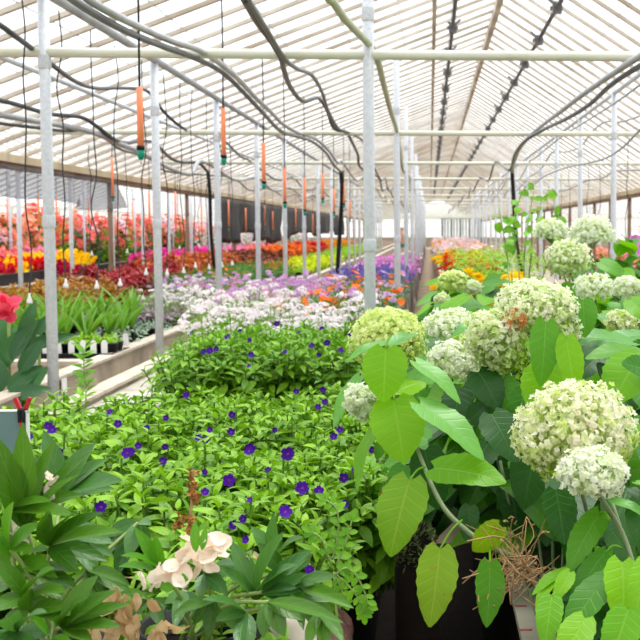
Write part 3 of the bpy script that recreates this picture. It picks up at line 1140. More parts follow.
# ------------------------------------------------------------------ white and lilac flowers
def cluster_mesh(seed, mat, n=15, r=.030, fr=.0125):
    rg = np.random.default_rng(seed)
    mb = MB()
    d = rnd_dirs(n, rg, .05)
    blooms(rg, mb, T_FL5B, d * np.array([1, 1, .7]) * r * rg.uniform(.75, 1.1, (n, 1)), d, fr, .3)
    return mb.mesh('flower_cluster', [PM[mat]])


def cluster_plant(seed, leafmat, cm, nc, Rd, H, ns=14, name='white_flower_plant', ls=.042):
    rg = np.random.default_rng(seed)
    t = proto(name)
    mb, st = MB(), MB()
    tips = bushy(rg, ns, Rd, H, 5, .05, T_FERN, ls, mb, st)
    mb.build('foliage', LM[leafmat], t)
    st.build('stem', M['stem_green'], t)
    for i in range(nc):
        tp, ax = tips[i % len(tips)]
        part('flower_cluster', cm[i % len(cm)], t, loc=tuple(tp + ax * rg.uniform(.0, .05) + rg.normal(0, .012, 3)))
    return t


CW = [cluster_mesh(i, 'nwhite') for i in range(3)]
CLI = [cluster_mesh(i + 5, 'nlilac') for i in range(2)]
CPK = [cluster_mesh(i + 9, 'npink') for i in range(2)]
whites = Lot([cluster_plant(60 + i, 'neme', CW, 10, .20, .42) for i in range(3)])
for y in np.arange(6.75, 9.4, .30):
    for x in np.arange(-1.62, -.45, .28):
        if proj((x, y, 1.1))[0] > 200 and not (x > -.85 and y > 8.5):
            whites.put((x + random.uniform(-.06, .06), y + random.uniform(-.06, .06), BEDZ), 'bushy plant covered in white flower clusters in the bed past the violet blocks', 'flowering plant',
                       'white flowered plants beyond the violet blocks', sc=random.uniform(.85, 1.05))
for y in np.arange(11.0, 12.6, .4):
    for x in (-2.55, -2.3):
        whites.put((x, y + random.uniform(-.06, .06), BEDZ), 'white flowered plant in the bed behind the curb poles', 'flowering plant', 'white flowered plants behind the curb', sc=random.uniform(.7, .85))
whites.finish()
lil = Lot([cluster_plant(70, 'neme', CLI, 8, .20, .40, name='lilac_flower_plant'), cluster_plant(71, 'neme', CPK, 8, .20, .40, name='lilac_flower_plant'),
           cluster_plant(72, 'neme', CLI + CW, 9, .20, .40, name='lilac_flower_plant')])
for y in np.arange(9.55, 13.4, .36):
    for x in np.arange(-1.62, -.45, .30):
        if x > -1.0 and y > 9.4:
            continue
        lil.put((x + random.uniform(-.06, .06), y, BEDZ), 'plant with lilac and pink flower clusters beyond the white ones', 'flowering plant', 'lilac flowered plants beyond the white ones')
for y in np.arange(13.2, 15.4, .4):
    for x in np.arange(-2.9, -2.3, .3):
        lil.put((x, y, BEDZ), 'lilac flowered plant in the bed behind the curb poles', 'flowering plant', 'lilac flowered plants behind the curb', sc=.85)
lil.finish()


# ------------------------------------------------------------------ generic far plants: foliage + bloom
def far_plant(name, seed, leafmat, bmat, Rd, H, ns, nodes, ls, nb, bs, TL=T_COLE, TB=T_FL5B, spike=0.0, gap=.07, dome=.3, bz=.0, pot=True, body=0):
    rg = np.random.default_rng(seed)
    t = proto(name)
    mb, bm = MB(), MB()
    tips = bushy(rg, ns, Rd, H, nodes, gap, TL, ls, mb, None, dome=dome)
    if body:      # blooms all over the bush, not only on top
        for i in range(body):
            d = rnd_dirs(1, rg, -.2)[0]
            tips.append((d * np.array([Rd, Rd, H * .5]) + (0, 0, H * .52), d))
    mb.build('foliage', LM[leafmat], t)
    if nb and bmat:
        pts, nr = [], []
        for tp, ax in tips:
            for i in range(nb):
                if spike:
                    f = i / max(1, nb - 1)
                    w = .022 * (1 - f * .75)
                    a = rg.uniform(0, 6.3)
                    pts.append(tp + ax * (f * spike) + np.array([math.cos(a) * w, math.sin(a) * w, 0]))
                    nr.append((math.cos(a), math.sin(a), .4))
                else:
                    pts.append(tp + rg.normal(0, bs * .9, 3) + (0, 0, bz))
                    nr.append(np.array(ax) + (0, -.3, .1))
        blooms(rg, bm, TB, np.array(pts), np.array(nr), bs, .4)
        bm.build('blossom', PM[bmat], t)
    if pot:
        MB().lathe([(.055, 0), (.075, .10), (.08, .10)], 10).build('pot', M['pot'], t)
    return t


def block(name, protos, xs, ys, z, label, cat, group, jit=.05, sc=(.88, 1.1)):
    lot = Lot(protos)
    for y in ys:
        for x in xs:
            p = (x + random.uniform(-jit, jit), y + random.uniform(-jit, jit), z)
            if in_view((p[0], p[1], 1.2), 40, 200):
                lot.put(p, label, cat, group, sc=random.uniform(*sc))
    lot.finish()
    return lot


ar = np.arange
# bed behind the curb poles
block('coleus', [far_plant('coleus_plant', 100 + i, 'olive', None, .22, .37, 16, 6, .10, 0, 0) for i in range(2)], [-3.9, -3.55], ar(10.2, 13.6, .34), BEDZ,
      'copper-olive coleus in the leafy row behind the curb', 'foliage plant', 'copper-olive coleus')
block('coleus', [far_plant('coleus_plant', 105 + i, 'wine', None, .22, .46, 16, 6, .10, 0, 0) for i in range(2)], [-3.9, -3.55], ar(13.9, 16.6, .34), BEDZ,
      'wine-red coleus between the olive and orange ones', 'foliage plant', 'wine-red coleus')
block('coleus', [far_plant('coleus_plant', 110 + i, 'copper', None, .22, .48, 16, 6, .11, 0, 0) for i in range(2)], [-3.9, -3.52], ar(16.9, 21.2, .36), BEDZ + .02,
      'copper-orange coleus at the end of the leafy row', 'foliage plant', 'copper-orange coleus')
block('coleus', [far_plant('coleus_plant', 115, 'brick', None, .25, .46, 16, 6, .11, 0, 0)], ar(-4.1, -3.2, .4), ar(22.2, 27, .42), BEDZ,
      'brick-red coleus past the gap, under the black sheet', 'foliage plant', 'brick-red coleus')
block('dusty', [far_plant('dusty_purple_plant', 120 + i, 'dusty', None, .16, .17, 14, 4, .06, 0, 0, T_ROUND) for i in range(2)], ar(-3.1, -2.3, .25), ar(10.7, 15.2, .28), BEDZ,
      'low dusty purple-grey leafy plant behind the curb pole', 'foliage plant', 'dusty purple leafy plants')
block('silver', [far_plant('silver_leaf_plant', 124, 'silver', None, .13, .13, 12, 4, .05, 0, 0, T_ROUND)], ar(-2.6, -2.3, .24), ar(9.2, 10.6, .26), BEDZ,
      'low silvery leafed plant just inside the curb', 'foliage plant', 'silver leafed plants')
block('ferny', [far_plant('green_foliage_plant', 126 + i, 'fern', 'orange', .24, .36, 16, 6, .08, 0 if i else 1, .03, T_FERN) for i in range(3)], ar(-3.7, -2.4, .36), ar(14.6, 22, .42), BEDZ,
      'green leafy plant with a few orange flowers near the small grey sign', 'foliage plant', 'green leafy plants by the grey sign')
block('yellowlime', [far_plant('yellow_lime_plant', 130, 'limeg', 'limeyellow', .25, .22, 16, 5, .08, 3, .035)], ar(-3.3, -2.3, .4), ar(23, 31, .5), BEDZ,
      'low lime plant with yellow flowers before the far curb', 'flowering plant', 'lime and yellow plants')
block('orangerow', [far_plant('orange_mound_plant', 132, 'copper', 'orange', .28, .44, 16, 5, .10, 3, .04)], ar(-4.1, -3.3, .45), ar(27.5, 36, .5), BEDZ,
      'mound of orange flowers under the black sheet', 'flowering plant', 'orange flower mounds')
block('redrow', [far_plant('scarlet_mound_plant', 133, 'wine', 'scarlet', .28, .48, 16, 5, .10, 3, .04)], ar(-4.1, -3.3, .45), ar(36.5, 40.5, .5), BEDZ,
      'mound of scarlet flowers under the black sheet', 'flowering plant', 'scarlet flower mounds')
block('goldrow', [far_plant('golden_mound_plant', 134, 'limeg', 'orange', .28, .46, 16, 5, .10, 3, .04)], ar(-4.1, -3.3, .45), ar(41, 54, .6), BEDZ,
      'mound of golden orange flowers at the far end under the black sheet', 'flowering plant', 'golden flower mounds')
block('greenfar', [far_plant('low_green_plant', 135, 'limeg', None, .26, .24, 14, 5, .09, 0, 0)], ar(-3.2, -2.3, .5), ar(33, 60, .9), BEDZ,
      'low green plant far along the bed behind the curb', 'foliage plant', 'far low green plants')
# middle bed, past the lilac
block('orangezinnia', [far_plant('orange_flower_plant', 140 + i, 'fern', ('orange', 'orange', 'nlilac')[i], .20, .40, 9, 6, .075, 1, .038, T_FERN, T_DAISY) for i in range(3)], ar(-.98, -.45, .26), ar(8.8, 13.6, .36),
      BEDZ, 'green plant with orange daisy-like flowers beside the middle pole', 'flowering plant', 'orange daisy plants')
block('salvia', [far_plant('blue_spike_plant', 145 + i, 'fern', 'blue', .18, .30, 10, 5, .07, 7, .015, T_FERN, spike=.13) for i in range(2)], ar(-1.02, -.45, .28), ar(13.8, 17.6, .36), BEDZ,
      'plant with blue-violet flower spikes before the orchid-pink flowers', 'flowering plant', 'blue spike plants')
block('orchid', [far_plant('orchid_pink_plant', 150 + i, 'fern', 'orchid', .24, .29, 15, 4, .08, 3, .03) for i in range(2)], ar(-1.10, -.45, .32), ar(18, 28, .5), BEDZ,
      'orchid-pink flowering plant far along the middle bed', 'flowering plant', 'orchid-pink plants')
block('palepk', [far_plant('pale_pink_plant', 155, 'fern', 'palepk', .26, .18, 12, 4, .08, 2, .04)], ar(-.9, -.45, .4), ar(29, 40, .9), BEDZ,
      'pale pink flowering plant at the far end of the middle bed', 'flowering plant', 'pale pink plants')
# neighbouring bay
block('limecel', [far_plant('lime_magenta_plant', 160, 'limeg', 'redm', .26, .24, 16, 6, .10, 4, .04, spike=.16)], ar(-7.2, -6.5, .40), ar(17.6, 19.2, .42), BEDZ,
      'lime foliage plant with magenta plumes at the front of the neighbouring bench', 'flowering plant', 'lime plants with magenta plumes')
block('mixcel', [far_plant('red_yellow_plant', 162, 'wine', 'scarlet', .24, .28, 16, 5, .10, 6, .04, spike=.14), far_plant('red_yellow_plant', 163, 'limeg', 'yellow', .24, .28, 16, 5, .10, 6, .04, spike=.15)],
      ar(-7.2, -6.5, .40), ar(19.4, 21.2, .40), BEDZ, 'red or yellow plumed plant beside the all-yellow ones', 'flowering plant', 'red and yellow plumed plants')
block('redcel', [far_plant('wine_plume_plant', 164, 'wine', 'redm', .24, .22, 16, 5, .10, 6, .04, spike=.14)], [-6.5], ar(21.0, 22.0, .40), BEDZ,
      'wine-red plumed plant between two yellow patches', 'flowering plant', 'wine-red plumed plants')
block('yelcel', [far_plant('yellow_plume_plant', 166 + i, 'limeg', 'yellow', .25, .30, 18, 5, .10, 7, .036, spike=.17) for i in range(2)], ar(-7.3, -6.6, .36), ar(21.7, 24.6, .38), BEDZ,
      'yellow plumed plant with lime leaves in the neighbouring bay', 'flowering plant', 'yellow plumed plants')
block('pinkcel', [far_plant('pink_plume_plant', 168, 'fern', 'pinkp', .3, .46, 16, 6, .11, 4, .055), far_plant('pink_plume_plant', 169, 'brick', 'salmon', .3, .46, 16, 6, .11, 4, .055)], ar(-8.9, -8.0, .55),
      ar(20.5, 27, .55), BEDZ, 'pink or salmon plant standing behind the yellow plumes', 'flowering plant', 'pink and salmon plants behind yellow')
block('salmon', [far_plant('salmon_flower_bush', 170, 'fern', 'salmon', .42, 1.15, 16, 8, .15, 3, .065, gap=.13, body=20), far_plant('salmon_flower_bush', 171, 'brick', 'palepk', .42, 1.15, 16, 8, .15, 3, .065, gap=.13, body=18),
                 far_plant('salmon_flower_bush', 172, 'limeg', 'salmon', .42, 1.2, 18, 9, .15, 3, .075, gap=.13, body=16), far_plant('salmon_flower_bush', 173, 'fern', 'coral', .42, 1.1, 18, 9, .15, 3, .08, gap=.13, body=22)],
      [-9.95, -9.0], ar(24, 50, .98), BEDZ, 'tall bush of salmon and coral flowers along the back of the neighbouring bay', 'flowering bush', 'salmon flower bushes')
block('petunia', [far_plant('magenta_flower_plant', 175, 'fern', 'magenta', .32, .28, 18, 3, .09, 5, .05)], [-6.5, -6.95], ar(29.5, 36.5, .55), BEDZ,
      'low magenta flowering plant beyond the yellow plumes', 'flowering plant', 'low magenta plants')
block('petunia', [far_plant('rose_pink_plant', 176, 'fern', 'pinkp', .34, .30, 18, 3, .09, 5, .055)], [-6.5, -7.0], ar(37, 48, .7), BEDZ,
      'low rose-pink flowering plant farthest along the neighbouring bench', 'flowering plant', 'low rose-pink plants')
block('greybush', [far_plant('pale_grey_bush', 177, 'silver', 'palepk', .45, .75, 16, 7, .14, 2, .06, gap=.12)], [-6.9], ar(38, 66, 1.6), BEDZ,
      'pale grey-green bush below the black sheet', 'bush', 'pale bushes below the black sheet')
# bed of the hydrangeas, farther on
block('spikes', [far_plant('green_spike_plant', 180 + i, 'limeg', None, .16, .66, 9, 10, .06, 0, 0, T_FERN, gap=.09, dome=.05) for i in range(2)], ar(.38, 1.4, .26), ar(12.6, 16.4, .42), BEDZ,
      'tall green stalky plant behind the hydrangeas', 'foliage plant', 'green stalky plants')
block('yelrow', [far_plant('yellow_flower_plant', 183, 'limeg', 'yellow', .26, .42, 16, 4, .09, 4, .05)], [.42, .8], [11.6, 20.6, 21.6, 22.6, 24], BEDZ,
      'yellow flowering plant far beyond the hydrangeas', 'flowering plant', 'far yellow plants')
block('redfar', [far_plant('red_flower_plant', 184, 'fern', 'scarlet', .26, .44, 16, 4, .09, 4, .05)], [.42, .75], ar(17.2, 19.5, .9), BEDZ,
      'red flowering plant between the far yellow ones', 'flowering plant', 'far red plants')
block('pinkfar', [far_plant('coral_flower_plant', 185, 'limeg', 'coral', .3, .46, 16, 4, .10, 2, .06), far_plant('coral_flower_plant', 187, 'limeg', 'palepk', .3, .46, 16, 4, .10, 3, .06)], ar(.4, 1.5, .5), ar(26, 60, 2.2), BEDZ,
      'coral or pale pink flowering plant at the far end of the hydrangea side', 'flowering plant', 'far coral and pale pink plants')
block('sidered', [far_plant('low_red_plant', 186, 'fern', 'coral', .34, .35, 16, 4, .10, 2, .06)], [5.2, 5.9, 6.6], ar(24, 44, 1.3), .57,
      'low coral flowering plant on the bench beyond the rusty posts', 'flowering plant', 'low red plants beyond rusty posts')

# ------------------------------------------------------------------ hydrangeas
SHRUBS = {}


def shrub(key, x, y, label):
    SHRUBS[key] = dict(t=thing('hydrangea', label, 'hydrangea', (x, y, BEDZ)), loc=np.array([x, y, BEDZ]), fol=MB(), stem=MB(), heads=0)


shrub('blush', .52, 2.12, 'hydrangea with the big blush-cream head above a small pure white head')
shrub('arch', .36, 2.85, 'hydrangea with a large arching cream head browned in its hollow')
shrub('limehead', .26, 2.42, 'hydrangea leaning over the aisle with a lime-green head behind a lime leaf')
shrub('twin', .36, 3.45, 'hydrangea with white heads beside the aisle, between lime-green and arching heads')
shrub('little', .40, 4.35, 'hydrangea with the small greenish head nearest the path, farthest back')
shrub('tall', .80, 4.55, 'tallest hydrangea, with two white domes above a loose cream head')
shrub('pinkside', 1.02, 3.45, 'hydrangea at the frame edge with small white and faded pink heads under broad pale leaves')


def head(key, px, py, Y, w, h, petal, n, fr, label, seed, tilt=(0, -.25, 1), zmin=-.75, tone_top=0.0, tone_low=1.0, stem_to=None, core=True, squash=.95, T=T_FL4, stalk=True):
    """a flower head w x h photo pixels across at distance Y"""
    rg = np.random.default_rng(seed)
    S = SHRUBS[key]
    c = P(px, py, Y)
    k = Y / F_PX
    rx, rz_ = w * k / 2, h * k / 2
    ry = rx * squash
    ax = np.array(tilt, float)
    ax /= np.linalg.norm(ax)
    d = rnd_dirs(n, rg, zmin)
    Q = frames([np.cross(ax, (1, 0, .01))], [ax])[0]          # columns x, y, axis
    low = np.clip((.25 - d[:, 2]) / 1.1, 0, 1)
    fr, n = fr * .62, int(n * 2.1)
    d = rnd_dirs(n, rg, zmin)
    low = np.clip((.25 - d[:, 2]) / 1.1, 0, 1)
    ph = rg.uniform(0, 6.3, 3)
    patch = np.sin(d[:, 0] * 7 + ph[0]) * np.sin(d[:, 1] * 6 + ph[1]) * np.sin(d[:, 2] * 7 + ph[2])
    tone = np.clip(tone_top + (tone_low - tone_top) * low + .35 * patch + rg.normal(0, .20, n), 0, 1)
    rad = rg.uniform(.76, 1.06, (n, 1)) + .11 * patch[:, None]
    pts = (d * np.array([rx, ry, rz_]) * rad) @ Q.T
    nr = (d / np.array([rx, ry, rz_])) @ Q.T
    nr /= np.linalg.norm(nr, axis=1)[:, None]
    mb = MB()
    blooms(rg, mb, T, pts, nr, fr, .45, tone)
    m2 = n // 2
    d2 = rnd_dirs(m2, rg, zmin)
    blooms(rg, mb, T, (d2 * np.array([rx, ry, rz_]) * .72) @ Q.T, (d2 @ Q.T), fr * 1.5, .4, np.clip(np.full(m2, tone_top + .45) + rg.normal(0, .15, m2), 0, 1))
    o = mb.build('flower_head', PM[petal], S['t'], label=label)
    o.location = tuple(c - S['loc'])
    st = MB()
    hub = -ax * rz_ * .5
    for i in range(14):
        q = d[rg.integers(0, n)]
        e = (q * np.array([rx, ry, rz_]) * .85) @ Q.T
        st.tube([hub, hub * .3 + e * .5, e], .0016, 4, caps=False)
    st.build('branchlet', M['stem_green'], o)
    if stalk:
        b = S['loc'] + np.array([rg.uniform(-.05, .05), rg.uniform(-.05, .05), 0]) if stem_to is None else P(*stem_to)
        a = c + hub
        S['stem'].tube(smooth_path([a, a * .72 + b * .28 + np.array([0, .02, .01]), a * .35 + b * .65 + np.array([.01, .03, .0]), b], 5) - S['loc'], .0042, 6)
    return c


head('blush', 574, 432, 2.02, 122, 96, 'hpink', 900, .0100, 'large blush-cream flower head', 1, (-.1, -.35, 1), -.85, .22, .95, stem_to=(590, 560, 2.2))
head('blush', 592, 474, 1.88, 70, 50, 'hwhite', 230, .0098, 'small pure white flower head', 2, (.05, -.3, 1), -.55, .02, .25, stem_to=(634, 566, 1.86), squash=.9)
# the arching head is built of three joined mounds
head('arch', 496, 345, 2.52, 56, 76, 'hcream', 420, .0105, 'cream-lime side of the arching head', 3, (-.5, -.3, .6), -.9, .25, 1.0, stem_to=(542, 372, 2.7))
head('arch', 536, 306, 2.60, 82, 50, 'hcream', 430, .0105, 'pale cream crest of the arching head', 4, (0, -.3, 1), -.7, .10, .75, stem_to=(545, 372, 2.72))
head('arch', 556, 338, 2.58, 46, 56, 'hcream', 240, .0105, 'cream flank of the arching head', 5, (.5, -.2, .7), -.8, .25, .8, stem_to=(545, 374, 2.72))
head('arch', 514, 320, 2.50, 26, 40, 'hbrown', 14, .0100, 'browned hollow of the arching head', 6, (.2, -1, .3), -.6, 0, 0, stalk=False)
head('limehead', 388, 341, 2.62, 74, 62, 'hlime', 620, .0105, 'lime-green flower head', 7, (0, -.3, 1), -.8, .0, .9, stem_to=(425, 440, 2.5))
head('limehead', 364, 402, 2.43, 34, 46, 'hwhite', 130, .0110, 'drooping white flower head', 8, (-.6, -.4, .4), -.9, .05, .3, stem_to=(400, 420, 2.6))
head('twin', 450, 325, 3.30, 52, 30, 'hwhite', 190, .0120, 'white flower head, higher', 9, (0, -.35, 1), -.6, .0, .3)
head('twin', 459, 361, 2.75, 62, 36, 'hwhite', 240, .0110, 'white flower head, lower', 10, (.1, -.35, 1), -.6, .0, .5)
head('twin', 462, 347, 3.15, 26, 26, 'hlime', 60, .0125, 'small lime flower head', 11, (0, -.4, 1), -.7, .3, 1)
head('little', 453, 282, 4.2, 29, 21, 'hlime', 120, .0135, 'small greenish-white flower head', 12, (0, -.3, 1), -.6, .05, .7)
head('little', 472, 288, 4.3, 20, 15, 'hwhite', 60, .0125, 'small white flower head', 13, (0, -.3, 1), -.6, .1, .5)
head('little', 442, 300, 4.0, 16, 14, 'hcream', 40, .0125, 'tiny cream flower head', 14, (-.2, -.3, 1), -.6, .1, .6)
head('tall', 551, 235, 4.6, 36, 32, 'hwhite', 210, .0120, 'greenish-white dome', 15, (0, -.1, 1), -.05, .10, .5)
head('tall', 591, 239, 4.45, 46, 46, 'hwhite', 300, .0120, 'wide white dome', 16, (0, -.1, 1), -.05, .0, .3)
head('tall', 568, 259, 4.1, 47, 38, 'hcream', 280, .0115, 'loose cream flower head', 17, (0, -.35, 1), -.85, .15, .6)
head('tall', 594, 288, 3.9, 40, 28, 'hwhite', 140, .0120, 'white head low among leaves', 18, (0, -.35, 1), -.6, .0, .3)
head('pinkside', 628, 288, 3.6, 30, 24, 'hwhite', 90, .0120, 'white head under broad leaves', 19, (0, -.3, 1), -.6, .0, .3)
head('pinkside', 621, 322, 3.2, 32, 24, 'hpink', 90, .0115, 'faded pinkish head', 20, (0, -.3, 1), -.7, .3, .9)

CLS = ['lime', 'mid', 'dark', 'pale', 'yellow']


def lf(key, b, t, w, Y, cls, Yt=None, n=(0, -.75, .65), pet=None, T=T_HYD, seed=None, tw=0.0):
    """one leaf from photo point b to photo point t, w pixels wide, at distance Y"""
    S = SHRUBS[key]
    pb, ptip = P(b[0], b[1], Y), P(t[0], t[1], Yt or Y)
    L = np.linalg.norm(ptip - pb)
    W = w * Y / F_PX
    nn = np.array(n, float) + np.array([tw, 0, 0])
    S['fol'].inst(T, frames([ptip - pb], [nn]), [pb - S['loc']], np.array([[W / .76, L, L]]), [random.random()], mi=CLS.index(cls))
    if pet is not None:
        q = P(*pet)
        S['fol'].tube(smooth_path([pb, (pb + q) / 2 + np.array([0, .004, .006]), q], 3) - S['loc'], .0022, 5, mi=CLS.index('lime'), rnd=.8)


# lime head group over the aisle
lf('limehead', (386, 349), (383, 399), 46, 2.34, 'lime', 2.30, pet=(391, 336, 2.36))
lf('limehead', (384, 343), (346, 352), 15, 2.40, 'pale', 2.36, n=(0, -.35, 1))
lf('limehead', (389, 345), (418, 326), 17, 2.40, 'pale', 2.46, n=(0, -.5, 1))
lf('limehead', (394, 400), (404, 458), 56, 2.36, 'lime', 2.30, pet=(394, 388, 2.42))
lf('limehead', (398, 392), (424, 376), 34, 2.50, 'lime', 2.54, n=(-.3, -.6, .8))
lf('limehead', (386, 396), (376, 384), 22, 2.52, 'lime', 2.55)
lf('limehead', (360, 376), (327, 420), 20, 2.56, 'pale', 2.50, n=(-.5, -.6, .7))
lf('limehead', (374, 428), (347, 482), 22, 2.46, 'lime', 2.38, n=(-.7, -.5, .5))
lf('limehead', (384, 440), (376, 458), 14, 2.44, 'mid', 2.42)
lf('limehead', (410, 480), (388, 550), 50, 2.22, 'yellow', 2.14, n=(-.2, -1, .35), pet=(425, 467, 2.30))
lf('limehead', (440, 549), (432, 622), 42, 2.16, 'yellow', 2.08, n=(.1, -1, .3), pet=(462, 520, 2.26))
lf('limehead', (490, 563), (490, 624), 31, 2.16, 'mid', 2.10, n=(.2, -1, .3), pet=(490, 546, 2.24))
lf('limehead', (500, 526), (470, 554), 28, 2.22, 'yellow', 2.24, n=(.3, -.8, .5), pet=(498, 546, 2.24))
lf('limehead', (420, 404), (488, 444), 40, 2.28, 'pale', 2.20, n=(.2, -.45, 1))
lf('limehead', (416, 362), (464, 392), 24, 2.34, 'pale', 2.28, n=(.2, -.4, 1))
lf('limehead', (434, 468), (500, 470), 44, 2.26, 'lime', 2.18, n=(.1, -.7, .8))
lf('limehead', (428, 440), (405, 430), 24, 2.42, 'pale', 2.44)
lf('limehead', (404, 466), (392, 492), 24, 2.52, 'pale', 2.5)
lf('limehead', (425, 450), (440, 508), 40, 2.50, 'dark', 2.46)
lf('limehead', (470, 506), (466, 536), 22, 2.5, 'dark', 2.44)
S_ = SHRUBS['limehead']
S_['stem'].tube(smooth_path([P(*q) for q in ((414, 440, 2.44), (424, 466, 2.40), (434, 490, 2.36), (447, 512, 2.32), (468, 532, 2.28), (490, 547, 2.26), (514, 560, 2.30), (530, 585, 2.42))], 6) - S_['loc'],
                [.0040 + .00006 * i for i in range(43)], 8)
# middle leaves under the arching head
lf('arch', (546, 322), (543, 382), 32, 2.32, 'mid', 2.27, n=(.1, -.9, .4))
lf('arch', (546, 366), (538, 414), 46, 2.36, 'lime', 2.30)
lf('arch', (566, 338), (577, 392), 28, 2.30, 'lime', 2.26, pet=(560, 330, 2.4))
lf('arch', (583, 300), (586, 334), 28, 2.6, 'mid', 2.56)
lf('arch', (496, 378), (456, 390), 24, 2.6, 'dark', 2.56, n=(-.2, -.6, .9))
lf('arch', (478, 372), (500, 404), 36, 2.50, 'dark', 2.44)
lf('arch', (503, 380), (514, 414), 32, 2.50, 'mid', 2.46)
lf('arch', (460, 388), (452, 424), 32, 2.56, 'dark', 2.50)
lf('arch', (492, 414), (516, 455), 40, 2.40, 'dark', 2.32)
lf('arch', (524, 390), (518, 430), 28, 2.44, 'mid', 2.40)
lf('arch', (470, 420), (486, 402), 24, 2.5, 'dark', 2.48)
lf('arch', (488, 444), (470, 468), 34, 2.46, 'dark', 2.40)
lf('arch', (520, 350), (524, 392), 24, 2.7, 'dark', 2.66)
lf('twin', (492, 356), (470, 372), 20, 2.8, 'mid', 2.74, n=(-.2, -.5, 1))
lf('twin', (430, 352), (398, 366), 24, 3.0, 'dark', 2.9, n=(-.2, -.5, 1))
lf('twin', (440, 340), (412, 346), 22, 3.1, 'dark', 3.0, n=(-.2, -.5, 1))
lf('twin', (420, 352), (444, 374), 26, 2.9, 'mid', 2.8)
lf('twin', (478, 322), (452, 330), 16, 3.1, 'pale', 3.05, n=(0, -.4, 1))
lf('little', (466, 296), (430, 318), 22, 3.9, 'lime', 3.8, n=(-.3, -.5, 1))
lf('little', (478, 306), (452, 310), 20, 3.8, 'mid', 3.7, n=(-.2, -.4, 1))
lf('little', (484, 284), (520, 280), 18, 4.0, 'mid', 3.95, n=(0, -.4, 1))
# broad pale leaves at the frame edge
lf('pinkside', (632, 342), (566, 326), 30, 2.62, 'pale', 2.56, n=(0, -.4, 1))
lf('pinkside', (650, 334), (592, 336), 26, 2.7, 'pale', 2.64, n=(0, -.35, 1))
lf('pinkside', (640, 352), (590, 346), 30, 2.5, 'mid', 2.44, n=(0, -.45, 1))
lf('pinkside', (640, 356), (610, 396), 56, 2.34, 'lime', 2.28, n=(-.3, -.7, .8))
lf('pinkside', (574, 318), (608, 312), 18, 2.7, 'pale', 2.66, n=(0, -.3, 1))
lf('pinkside', (600, 262), (622, 272), 20, 3.4, 'mid', 3.36, n=(0, -.6, .8))
lf('pinkside', (630, 300), (652, 318), 26, 3.0, 'lime', 2.94)
lf('pinkside', (604, 352), (574, 374), 30, 2.55, 'dark', 2.48)
lf('pinkside', (650, 372), (628, 360), 30, 2.3, 'mid', 2.26)
lf('pinkside', (616, 392), (604, 364), 26, 2.5, 'dark', 2.46)
# under the white head, at the frame corner
lf('blush', (600, 513), (566, 564), 32, 1.92, 'mid', 1.86, n=(-.4, -.8, .5), pet=(610, 520, 1.88))
lf('blush', (612, 500), (650, 510), 16, 1.84, 'pale', 1.80, n=(0, -.3, 1))
lf('blush', (612, 572), (600, 548), 20, 1.9, 'lime', 1.88)
lf('blush', (606, 552), (570, 594), 26, 1.86, 'mid', 1.80, n=(-.5, -.7, .4), pet=(622, 548, 1.86))
lf('blush', (606, 578), (562, 630), 36, 1.78, 'mid', 1.70, n=(-.3, -.7, .7), pet=(618, 566, 1.84))
lf('blush', (622, 562), (628, 625), 44, 1.78, 'lime', 1.70, n=(.2, -.9, .4))
lf('blush', (566, 570), (532, 586), 16, 1.84, 'lime', 1.80, n=(-.2, -.4, 1))
lf('blush', (552, 580), (534, 606), 14, 1.82, 'lime', 1.78, n=(-.4, -.6, .6))
lf('blush', (570, 572), (556, 596), 18, 1.80, 'lime', 1.76)
lf('blush', (552, 596), (545, 642), 28, 1.76, 'lime', 1.70, n=(-.1, -.8, .6), pet=(570, 590, 1.82))
lf('blush', (585, 618), (560, 660), 36, 1.70, 'lime', 1.64, n=(-.1, -.7, .7))
lf('blush', (628, 610), (610, 665), 40, 1.66, 'lime', 1.60, n=(.1, -.7, .7))
lf('blush', (640, 500), (655, 560), 40, 1.84, 'dark', 1.80)
lf('blush', (636, 482), (660, 484), 14, 1.84, 'pale', 1.80, n=(0, -.3, 1))
lf('blush', (648, 560), (636, 612), 30, 1.74, 'lime', 1.68)
lf('blush', (556, 490), (566, 540), 36, 2.12, 'dark', 2.06)
lf('blush', (612, 530), (634, 560), 30, 2.0, 'dark', 1.96)
S_ = SHRUBS['blush']
S_['stem'].tube(smooth_path([P(*q) for q in ((632, 562, 1.86), (640, 590, 1.88), (644, 640, 1.95), (640, 700, 2.05))], 5) - S_['loc'], .0045, 7)

# the mass of leaves: top, aisle side and front of the row
rgH = np.random.default_rng(11)


def mass(n, fn, size, weights):
    k = 0
    while k < n:
        p, nr = fn()
        if p[0] < .0 and p[2] > 1.0 and p[1] > 2.4:
            k += 1      # nothing leans out over the lime head
            continue
        d = np.array([nr[0] * .9 + rgH.normal(0, .5), nr[1] * .6 + rgH.normal(0, .5), -.35 + rgH.normal(0, .25)])
        key = min(SHRUBS, key=lambda q: (SHRUBS[q]['loc'][0] - p[0]) ** 2 + (SHRUBS[q]['loc'][1] - p[1]) ** 2)
        S = SHRUBS[key]
        nn = nr + rgH.normal(0, .25, 3) + (0, 0, .5)
        L = size * rgH.uniform(.7, 1.25)
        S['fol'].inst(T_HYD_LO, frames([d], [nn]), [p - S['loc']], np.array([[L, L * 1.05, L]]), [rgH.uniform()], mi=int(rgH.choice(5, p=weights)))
        k += 1


def topz(x, y):
    return 1.20 + .05 * min(1, max(0, y - 2.4)) + .10 * max(0, min(1, (y - 3.4) / 1.0)) + .04 * math.sin(x * 9 + y * 5)


def f_top():
    x, y = rgH.uniform(.04, 1.75), rgH.uniform(2.55, 5.3)
    z = topz(x, y) + rgH.uniform(-.16, .02)
    return np.array([x, y, z]), np.array([rgH.normal(0, .3), -.4, 1.0])


